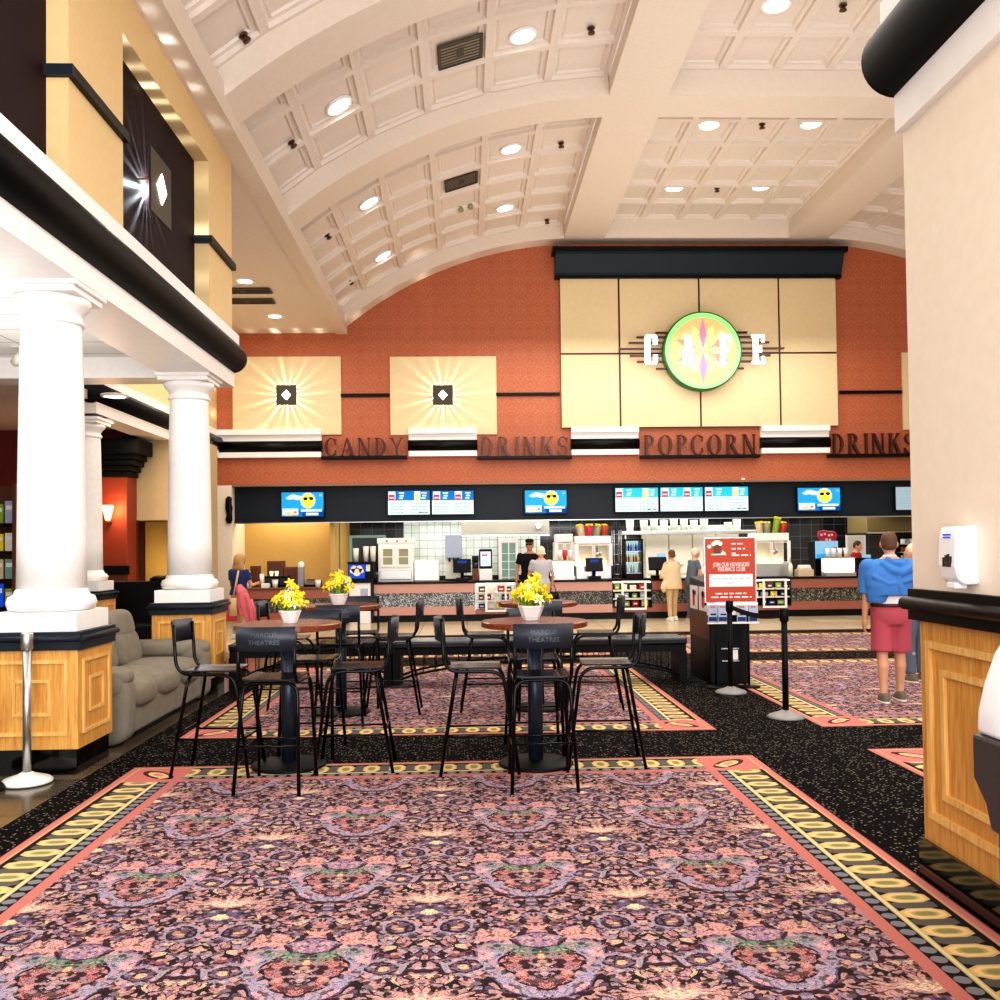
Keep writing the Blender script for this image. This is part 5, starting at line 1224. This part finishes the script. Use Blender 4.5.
pr = [(-.24, 1.03), (-.235, 1.1), (-.215, 1.18), (-.18, 1.27), (-.13, 1.34), (-.06, 1.4), (.04, 1.44), (.16, 1.45), (.16, 1.03)]
MB(M['kiosk_white']).prism(pr, 'y', -.14, .14, True).build('hood', t, bevel=.02, seg=3)
MB(M['kiosk_dark']).prism([(-.245, .9), (-.245, 1.03), (.17, 1.04), (.17, .74), (-.195, .74), (-.21, .82)], 'y', -.15, .15).build('body', t, bevel=.012)
MB(M['kiosk_dark']).box(-.185, .17, -.13, .13, .03, .75).build('pedestal', t, bevel=.012); MB(M['black_matte']).box(-.2, .18, -.15, .15, 0, .035).build('foot', t)
g = MB(M['greyblue']).box(-.249, -.244, -.12, -.02, .91, 1.0); g.mat('navy').box(-.252, -.248, -.1, -.05, .93, .95); g.build('slot_panel', t)
MB(M['stanbase']).box(-.15, .1, -.155, -.14, 1.1, 1.25).build('screen_bezel', t, bevel=.01)

# ================================================================== FAR LEFT: RACK AND BLACK BOOTH
t = thing('booth', 'black high-backed booth behind the sofa under the low ceiling', 'booth', (-5.35, 15.4, .005))
MB(M['black_matte']).box(-.55, .6, 0, .2, 0, 1.12).build('back_panel', t, bevel=.02); MB(M['black_matte']).box(-.55, .6, -.5, 0, .0, .45).build('seat', t, bevel=.03); MB(M['black']).sell((.42, .1, 1.12), (.22, .1, .09), .7, 16, 8).build('bolster', t)
t = thing('magazine_rack', 'dark rack with colourful leaflets at the far left wall', 'rack', (at(6, 560, 14).x-.1, 14, .005)); MB(M['brownwood']).box(-.35, -.3, -.3, .3, 0, 2.6).box(.33, .38, -.3, .3, 0, 2.6).box(-.35, .38, .25, .3, 0, 2.6).build('case', t)
for i in range(5): MB(M['black_matte']).box(-.3, .33, -.28, .25, .4+i*.4, .43+i*.4).build('shelf', t)
rk = random.Random(8); lx = t.location.x
for i in range(5):
    for k in range(4):
        mm = ['logo_blue', 'offwhite', 'leafgreen', 'tan', 'greyblue', 'tealgreen', 'yellow'][(i*3+k*2) % 7]; hh = rk.uniform(.24, .33)
        g = MB(M[mm]).box(-.065, .065, -.01, .01, 0, hh); g.mat('paper').box(-.05, .05, -.012, -.01, hh*.6, hh*.8)
        o = g.build('leaflet', loc=(lx-.215+k*.155, 13.8, .435+i*.4+.0)); tag(o, 'colourful leaflet on the %s shelf of the dark left rack' % ['bottom', 'second', 'middle', 'fourth', 'top'][i], 'leaflet', 'leaflets on the %s rack shelf' % ['bottom', 'second', 'middle', 'fourth', 'top'][i])
# ================================================================== PEOPLE
def torso_secs(s, wd=1.0, dp=1.0, fem=0, lean=0.0, zmin=.86, zmax=1.5, grow=0.0):
    K = [(.84, .165, .115), (.92, .175, .125), (1.0, .16, .115), (1.08, .145-.012*fem, .105), (1.2, .16-.008*fem, .115), (1.32, .18-.015*fem, .12), (1.40, .175-.015*fem, .105), (1.455, .12, .08), (1.5, .062, .062)]
    out = []
    for z, a, b in K:
        if zmin-.001 <= z <= zmax+.001: out.append((0, lean*max(0, z-.95), z*s, (a*wd+grow)*s, (b*dp+grow)*s))
    return out
def person(label, pos, rotz, h, skin, arms, cat='person', fem=0, wd=1.0, dp=1.0, lean=0.0, legs=None, vox=.014, hand=False, head_turn=0.0, head_dn=0.0):
    """Faces +y locally. arms: {side: (elbow, wrist)} for h=1.75; side -1 is left."""
    s = h/1.75
    t = thing('person', label, cat, pos, rotz)
    g = MB(M[skin]); L = legs or {}
    hipy = lambda z: lean*max(0, z-.95)
    J = {}
    for sd in (-1, 1):
        an = Vector(L.get(sd, (sd*.1, 0.0, .08))); kn = Vector(((an.x+sd*.095)/2, an.y*.5+.015, .49)); hp = Vector((sd*.09, 0, .88))
        J[sd] = (hp*s, kn*s, an*s)
        g.tube([hp*s, (hp.lerp(kn, .5))*s, kn*s, (kn.lerp(an, .3)+Vector((0, -.015, 0)))*s, (kn.lerp(an, .75))*s, an*s], [.088*s*wd, .076*s*wd, .055*s, .057*s, .04*s, .036*s], 14)
        g.tube([(an+Vector((0, -.045, -.035)))*s, (an+Vector((sd*.01, .06, -.045)))*s, (an+Vector((sd*.02, .15, -.055)))*s], [.038*s, (.042*s), .025*s], 10)
        g.sell(kn*s, (.054*s,)*3, 1, 12, 8); g.sell(an*s, (.04*s,)*3, 1, 10, 8)
    g.loft(torso_secs(s, wd, dp, fem, lean), 20)
    sh = {}
    for sd in (-1, 1):
        S = Vector((sd*(.185*wd-.015*fem), hipy(1.4), 1.405)); e, w = Vector(arms[sd][0]), Vector(arms[sd][1]); sh[sd] = (S*s, e*s, w*s)
        g.tube([S*s, S.lerp(e, .5)*s, e*s, e.lerp(w, .35)*s, w*s], [.055*s, .048*s, .039*s, .038*s, .026*s], 12); g.sell(S*s, (.06*s,)*3, 1, 12, 8); g.sell(e*s, (.04*s,)*3, 1, 10, 8)
        d = (w-e).normalized(); up = Vector((sd, 0, 0)); sidev = d.cross(up).normalized() if abs(d.dot(up)) < .9 else Vector((0, 1, 0))
        pn = d.cross(sidev).normalized(); c = w+d*.05
        g.tube([w*s, (w+d*.03)*s, (w+d*.085)*s], [(.026*s, .022*s), (.036*s, .02*s), (.04*s, .018*s)], 10) if False else None
        # palm, four fingers of unequal length, thumb
        q = Matrix((sidev, pn, d)).transposed()
        g.sell((w+d*.048)*s, (.038*s, .02*s, .052*s), .8, 14, 10, q)
        inn = pn if pn.x*sd < 0 else -pn
        for i, (o, ln) in enumerate(((-.028, .06), (-.0095, .074), (.0095, .07), (.028, .054))):
            b = w+d*.09+sidev*o; m1 = b+d*ln*.5+inn*.004; m2 = b+d*ln*.85+inn*.022
            g.tube([b*s, m1*s, m2*s], [.0095*s, .009*s, .0075*s], 8); g.sell(m2*s, (.0075*s,)*3, 1, 8, 6)
        fw = sidev if (sidev.y > 0) else -sidev
        b = w+d*.025+fw*.03; g.tube([b*s, (b+d*.03+fw*.025+inn*.006)*s, (b+d*.065+fw*.028+inn*.014)*s], [.0125*s, .0115*s, .009*s], 8)
    # neck and head
    nb = Vector((0, hipy(1.47), 1.47)); hc = Vector((0, hipy(1.62)+.02+head_dn*.05, 1.632-head_dn*.03)); 
    g.tube([nb*s, (nb+Vector((0, .01, .1)))*s], [.055*s, .052*s], 14)
    RH = Matrix.Rotation(head_turn, 3, 'Z') @ Matrix.Rotation(-head_dn*.5, 3, 'X')
    at_h = lambda x, y, z: (hc + RH @ Vector((x, y, z)))*s
    g.sell(hc*s, (.076*s, .095*s, .112*s), .92, 24, 18, RH); g.sell(at_h(0, .035, -.055), (.055*s, .06*s, .06*s), .9, 18, 12, RH)
    g.sell(at_h(0, .1, -.02), (.013*s, .022*s, .022*s), 1, 10, 8, RH); g.sell(at_h(0, .075, -.1), (.026*s, .02*s, .015*s), 1, 10, 8, RH)
    for sd in (-1, 1): g.sell(at_h(sd*.08, -.005, -.01), (.012*s, .022*s, .034*s), 1, 10, 8, RH)
    g.remesh('body', t, vox if not hand else .0065, 3)
    for sd in (-1, 1):
        e = MB(M['paper']).sell(at_h(sd*.03, .083, .012), (.014*s, .008*s, .008*s), 1, 10, 6, RH); e.mat('hairdark').sell(at_h(sd*.03, .09, .012), (.006*s, .003*s, .006*s), 1, 8, 6, RH); e.mat('hairdark').sell(at_h(sd*.03, .086, .035), (.018*s, .006*s, .004*s), 1, 8, 6, RH); e.build('eye', t)
    MB(M['pinkdk']).sell(at_h(0, .091, -.066), (.022*s, .006*s, .006*s), 1, 10, 6, RH).build('mouth', t)
    return t, s, J, sh, hc, RH
def hair(t, s, hc, RH, mat, length=.0, vol=1.0, back=.0, bald=0):
    at_h = lambda x, y, z: (hc + RH @ Vector((x, y, z)))*s
    g = MB(M[mat]); g.sell(at_h(0, -.018, .025), (.085*vol*s, .094*vol*s, .105*vol*s), .95, 22, 16, RH)
    g.sell(at_h(0, -.045, -.01), (.078*vol*s, .062*vol*s, .07*s), .9, 20, 12, RH)
    if length:
        g.loft([(at_h(0, -.05, 0).x, at_h(0, -.05, 0).y, (hc.z-.02)*s, .09*vol*s, .075*s), (at_h(0, -.06, 0).x, at_h(0, -.06, 0).y, (hc.z-.02-length*.6)*s, .105*vol*s, .07*s), (at_h(0, -.06, 0).x, at_h(0, -.06, 0).y, (hc.z-.02-length)*s, .095*vol*s, .05*s)], 18)
    return g.remesh('hair', t, .013, 2)
def shirt(t, s, sh, mat, sleeve=.55, zmin=.86, fem=0, wd=1.0, dp=1.0, lean=0, grow=.016, nm='shirt', vox=.014):
    g = MB(M[mat]); g.loft(torso_secs(s, wd, dp, fem, lean, zmin, 1.455, grow), 20)
    for sd in (-1, 1):
        S, e, w = sh[sd]
        if sleeve <= 1: end = S.lerp(e, sleeve); pts = [S, S.lerp(end, .5), end]; rs = [.066*s, .066*s, .064*s]
        else: end = e.lerp(w, sleeve-1); pts = [S, e, end]; rs = [.066*s, .056*s, .046*s]
        g.tube(pts, rs, 14); g.sell(S, (.068*s,)*3, 1, 14, 10)
        if sleeve > 1: g.sell(e, (.056*s,)*3, 1, 12, 8)
    return g.remesh(nm, t, vox, 3)
def pants(t, s, J, mat, cut=1.0, nm='trousers', wd=1.0, dp=1.0, flare=0.0, top=1.0, vox=.014):
    g = MB(M[mat]); K = [(.8, .15, .12), (.86, .178, .135), (.92, .185, .138), (top, .172, .128)]
    g.loft([(0, 0, z*s, a*wd*s, b*dp*s) for z, a, b in K], 20)
    for sd in (-1, 1):
        hp, kn, an = J[sd]
        if cut >= 1: pts = [hp, hp.lerp(kn, .5), kn, kn.lerp(an, .5), kn.lerp(an, .93)]; rs = [.1*s*wd, .09*s*wd, (.072+flare)*s, (.066+flare)*s, (.064+flare)*s]
        else: e = hp.lerp(kn, cut); pts = [hp, hp.lerp(e, .5), e]; rs = [.102*s*wd, .097*s*wd, (.092+flare)*s*wd]
        g.tube(pts, rs, 16)
    return g.remesh(nm, t, vox, 2)
def shoes(t, s, J, mat):
    for sd in (-1, 1):
        an = J[sd][2]; g = MB(M[mat]); c = Vector((an.x, an.y, 0))
        g.loft([(c.x, c.y+.03*s, .0, .046*s, .135*s), (c.x, c.y+.03*s, .03*s, .05*s, .14*s), (c.x, c.y+.01*s, .065*s, .045*s, .1*s), (c.x, c.y-.03*s, .1*s, .042*s, .055*s)], 18, .85)
        o = g.build('shoe', t)
        MB(M['shoe_white']).loft([(c.x, c.y+.03*s, 0, .05*s, .14*s), (c.x, c.y+.03*s, .022*s, .052*s, .143*s)], 18, .85).build('sole', o)

# man in red shorts with a blue sweater round his shoulders (seen from behind)
p = flr(893, 703); 
t, s, J, sh, hc, RH = person('man from behind in pink-red shorts with blue sweater over his shoulders', (p.x, p.y, .01), math.radians(-6), 1.7, 'skin', {-1: ((-.25, -.02, 1.12), (-.255, .04, .86)), 1: ((.26, .06, 1.13), (.2, .24, 1.0))}, wd=1.12, dp=1.1, legs={-1: (-.1, -.03, .08), 1: (.11, .1, .08)}, hand=True, vox=.01, head_turn=-.25)
shirt(t, s, sh, 'whitecloth', .62, 1.0, 0, 1.12, 1.1, 0, .018)
pants(t, s, J, 'shorts', .92, 'shorts', 1.13, 1.12, .008, 1.015)
g = MB(M['belt']).loft([(0, 0, .985*s, .207*s, .16*s), (0, 0, 1.018*s, .205*s, .158*s)], 28); g.build('belt', t)
shoes(t, s, J, 'shoe'); hair(t, s, hc, RH, 'hairbrown', 0, .98); MB(M['whitecloth']).loft([(0, .0, 1.44*s, .085*s, .075*s), (0, .005, 1.5*s, .066*s, .068*s), (0, .005, 1.515*s, .064*s, .066*s)], 20).build('collar', t)
g = MB(M['bluecloth'])
g.loft([(-.02, -.05*s, 1.1*s, .235*s, .15*s), (-.02, -.045*s, 1.2*s, .255*s, .16*s), (-.01, -.03*s, 1.32*s, .268*s, .155*s), (0, -.015*s, 1.42*s, .25*s, .125*s), (0, 0, 1.475*s, .13*s, .095*s)], 28, .9)
g.loft([(-.16*s, -.05*s, 1.03*s, .1*s, .1*s), (-.15*s, -.05*s, 1.12*s, .12*s, .12*s), (-.14*s, -.04*s, 1.25*s, .13*s, .13*s)], 18)
for sd in (-1, 1): g.sell((sd*.215*s, 0, 1.395*s), (.09*s, .1*s, .085*s), 1, 16, 10); g.tube([Vector((sd*.225, .0, 1.4))*s, Vector((sd*.24, .02, 1.25))*s, Vector((sd*.25, .0, 1.15-.04*(sd < 0)))*s], [.085*s, .08*s, .068*s], 14)
g.tube([Vector(q)*s for q in ((-.12, -.1, 1.44), (-.04, -.16, 1.36), (.05, -.17, 1.33), (.14, -.15, 1.37), (.2, -.08, 1.43))], [.035*s, .045*s, .05*s, .045*s, .035*s], 12)
g.tube([Vector(q)*s for q in ((-.08, -.1, 1.48), (0, -.145, 1.43), (.08, -.135, 1.42), (.13, -.08, 1.46))], .032*s, 12)
g.tube([Vector(q)*s for q in ((-.22, -.14, 1.3), (-.08, -.19, 1.22), (.1, -.19, 1.25), (.24, -.14, 1.29))], .022*s, 10)
g.tube([Vector(q)*s for q in ((.02, -.18, 1.32), (.03, -.2, 1.2), (.06, -.19, 1.1))], .02*s, 10)
g.remesh('sweater', t, .011, 2)

# grey-haired person beyond, mostly hidden by the pier
p = at(915, 600, 10.6)
t, s, J, sh, hc, RH = person('white-haired customer half hidden behind the foreground pier', (p.x, p.y+.0, .01), .4, 1.58, 'skin', {-1: ((-.26, .05, 1.12), (-.2, .22, 1.02)), 1: ((.26, .05, 1.12), (.2, .22, 1.02))}, head_turn=.5)
shirt(t, s, sh, 'whitecloth', .6); pants(t, s, J, 'tee_slate'); shoes(t, s, J, 'shoe'); hair(t, s, hc, RH, 'hairwhite', 0, 1.0)

# blonde woman with bags at the condiment counter
p = at(239, 600, 17.3)
t, s, J, sh, hc, RH = person('blonde woman in navy top carrying pink bags at the condiment counter', (p.x, 17.3, .005), math.radians(-25), 1.5, 'skin', {-1: ((-.24, .06, 1.12), (-.2, .26, 1.08)), 1: ((.25, .08, 1.12), (.22, .34, 1.16))}, fem=1, wd=1.15, head_dn=.3)
shirt(t, s, sh, 'navy', .6, fem=1, wd=1.15, grow=.025); pants(t, s, J, 'tan2'); shoes(t, s, J, 'shoe_white'); hair(t, s, hc, RH, 'hairblond', .17, 1.45)
x0 = p.x
b = thing('tote_bag', 'canvas tote bag with red side on the blonde woman\'s back', 'bag', (x0-.06, 17.0, .34))
MB(M['redbag']).loft([(-.05, 0, 0, .14, .06), (-.04, 0, .2, .15, .07), (0, 0, .4, .1, .05)], 16, .7).build('pouch', b); MB(M['canvas']).loft([(.04, -.06, .1, .07, .03), (.05, -.06, .42, .06, .03)], 14, .7).build('flap', b); MB(M['canvas']).tube([(.03, -.02, .38), (.07, .03, .65), (.1, .1, .9)], .018, 8).build('strap', b)
b = thing('jacket', 'pink jacket hanging from the blonde woman\'s arm', 'jacket', (x0+.16, 17.0, .32))
g = MB(M['pinkcloth']); g.tube([(-.1, .04, .66), (-.03, 0, .55), (.03, 0, .3), (.08, 0, .02)], [(.05, .05), (.12, .06), (.13, .06), (.06, .04)], 14); g.tube([(-.1, -.01, .6), (-.07, -.05, .35), (-.03, -.05, .12)], [.04, .05, .035], 10); g.tube([(.04, -.03, .5), (.12, -.06, .25), (.15, -.04, .02)], [.05, .045, .03], 10); g.remesh('cloth', b, .013, 2)
MB(M['pinkcloth']).tube([(.1, .03, .4), (.17, .02, .2), (.16, .02, .02)], [.045, .04, .03], 12).build('sleeve', b)
b = thing('drink_cup', 'white drink cup held by the blonde woman', 'cup', (sh[1][2].x*cos(-.436)-sh[1][2].y*sin(-.436)+x0+.07, 17.3+sh[1][2].x*sin(-.436)+sh[1][2].y*cos(-.436)+.04, 1.0)); MB(M['pot']).loft([(0, 0, 0, .03, .03), (0, 0, .15, .042, .042)], 14).build('cup', b); MB(M['white']).lathe([(.044, .15), (.044, .165), (.02, .168)], n=14).build('lid', b)

# worker in black facing us, customer in grey in front of him
p = at(530.5, 600, 19.7)
t, s, J, sh, hc, RH = person('worker in black shirt and cap facing the woman in grey', (p.x, 19.75, .005), math.radians(170), 1.76, 'skin2', {-1: ((-.27, .02, 1.1), (-.2, .22, 1.05)), 1: ((.27, .0, 1.12), (.28, .05, .86))}, wd=1.1)
shirt(t, s, sh, 'tee_black', .6, wd=1.1); pants(t, s, J, 'tee_black', wd=1.05); shoes(t, s, J, 'black'); hair(t, s, hc, RH, 'hairdark')
at_h = lambda x, y, z: (hc + RH @ Vector((x, y, z)))*s
MB(M['black']).sell(at_h(0, -.005, .085), (.09*s, .105*s, .05*s), .8, 18, 10, RH).sell(at_h(0, .1, .06), (.07*s, .06*s, .01*s), .9, 14, 6, RH).build('cap', t); MB(M['black']).box(-.065*s, .065*s, at_h(0, .092, 0).y, at_h(0, .1, 0).y, at_h(0, 0, 0).z, at_h(0, 0, .03).z).build('glasses', t)
p = at(541.5, 600, 18.9)
t, s, J, sh, hc, RH = person('woman with short white hair and grey top, seen from behind', (p.x, 18.9, .005), math.radians(4), 1.6, 'skin', {-1: ((-.25, .1, 1.14), (-.14, .26, 1.16)), 1: ((.27, .02, 1.12), (.25, .12, .9))}, fem=1, wd=1.08)
shirt(t, s, sh, 'tee_grey', .65, fem=1, wd=1.08, grow=.022); pants(t, s, J, 'tan2', wd=1.05); shoes(t, s, J, 'shoe'); hair(t, s, hc, RH, 'hairwhite', .03, 1.1)
pp = Matrix.Translation((p.x, 18.9, .005)) @ Matrix.Rotation(math.radians(4), 4, 'Z') @ (sh[1][2])
b = thing('handbag', 'black handbag hanging from the grey-topped woman\'s right hand', 'bag', (pp.x+.03, pp.y, .5)); MB(M['black']).loft([(0, 0, 0, .12, .06), (0, 0, .2, .1, .05)], 14, .6).build('pouch', b); MB(M['black']).tube([(-.06, 0, .19), (-.02, 0, .33), (.02, 0, .33), (.06, 0, .19)], .01, 6).build('strap', b)
# woman in cream at the counter
p = at(672, 600, 20.0)
t, s, J, sh, hc, RH = person('woman in cream blouse and tan trousers with her back to us at the counter', (p.x, 19.95, .005), math.radians(25), 1.5, 'skin', {-1: ((-.27, .04, 1.1), (-.2, .2, 1.06)), 1: ((.25, .1, 1.12), (.16, .3, 1.1))}, fem=1, wd=1.05, legs={-1: (-.12, -.06, .08), 1: (.11, .06, .08)})
g = MB(M['tan']); g.loft([(0, 0, .78*s, .27*s, .19*s), (0, 0, .95*s, .26*s, .18*s), (0, 0, 1.15*s, .235*s, .16*s), (0, 0, 1.32*s, .225*s, .15*s), (0, 0, 1.4*s, .18*s, .12*s), (0, 0, 1.46*s, .12*s, .09*s)], 20)
for sd in (-1, 1): S, e, w = sh[sd]; g.tube([S, e, e.lerp(w, .25)], [.07*s, .068*s, .066*s], 12); g.sell(e, (.066*s,)*3, 1, 10, 8)
g.tube([(-.22*s, 0, .95*s), (-.3*s, -.02, .8*s), (-.27*s, -.02, .7*s)], [.08*s, .07*s, .04*s], 12)
g.remesh('blouse', t, .014, 3); pants(t, s, J, 'tan2', 1, 'trousers', 1.0, 1.0, -.008, .95); shoes(t, s, J, 'shoe_white'); hair(t, s, hc, RH, 'hairbrown', .02, .98)
# woman in slate leaning on the counter
p = at(688, 600, 20.1)
t, s, J, sh, hc, RH = person('white-haired customer in slate shirt leaning on the counter beside the poster', (p.x+.06, 20.05, .005), math.radians(-75), 1.53, 'skin', {-1: ((-.24, .14, 1.12), (-.12, .36, 1.06)), 1: ((.24, .14, 1.12), (.12, .38, 1.06))}, lean=.18, fem=1)
shirt(t, s, sh, 'tee_slate', .6, fem=1, lean=.18, grow=.02); pants(t, s, J, 'tee_slate'); shoes(t, s, J, 'shoe'); hair(t, s, hc, RH, 'hairwhite', 0, 1.05)
# worker in red behind the right counter
p = at(857, 560, 21.45)
t, s, J, sh, hc, RH = person('worker in red shirt behind the long right counter', (p.x, 21.5, .005), math.radians(-130), 1.66, 'skin', {-1: ((-.26, .05, 1.12), (-.2, .24, 1.04)), 1: ((.26, .05, 1.12), (.2, .24, 1.04))}, head_dn=.5)
shirt(t, s, sh, 'tee_red', .6); pants(t, s, J, 'tee_black'); shoes(t, s, J, 'black'); hair(t, s, hc, RH, 'hairdark', 0, 1.03)
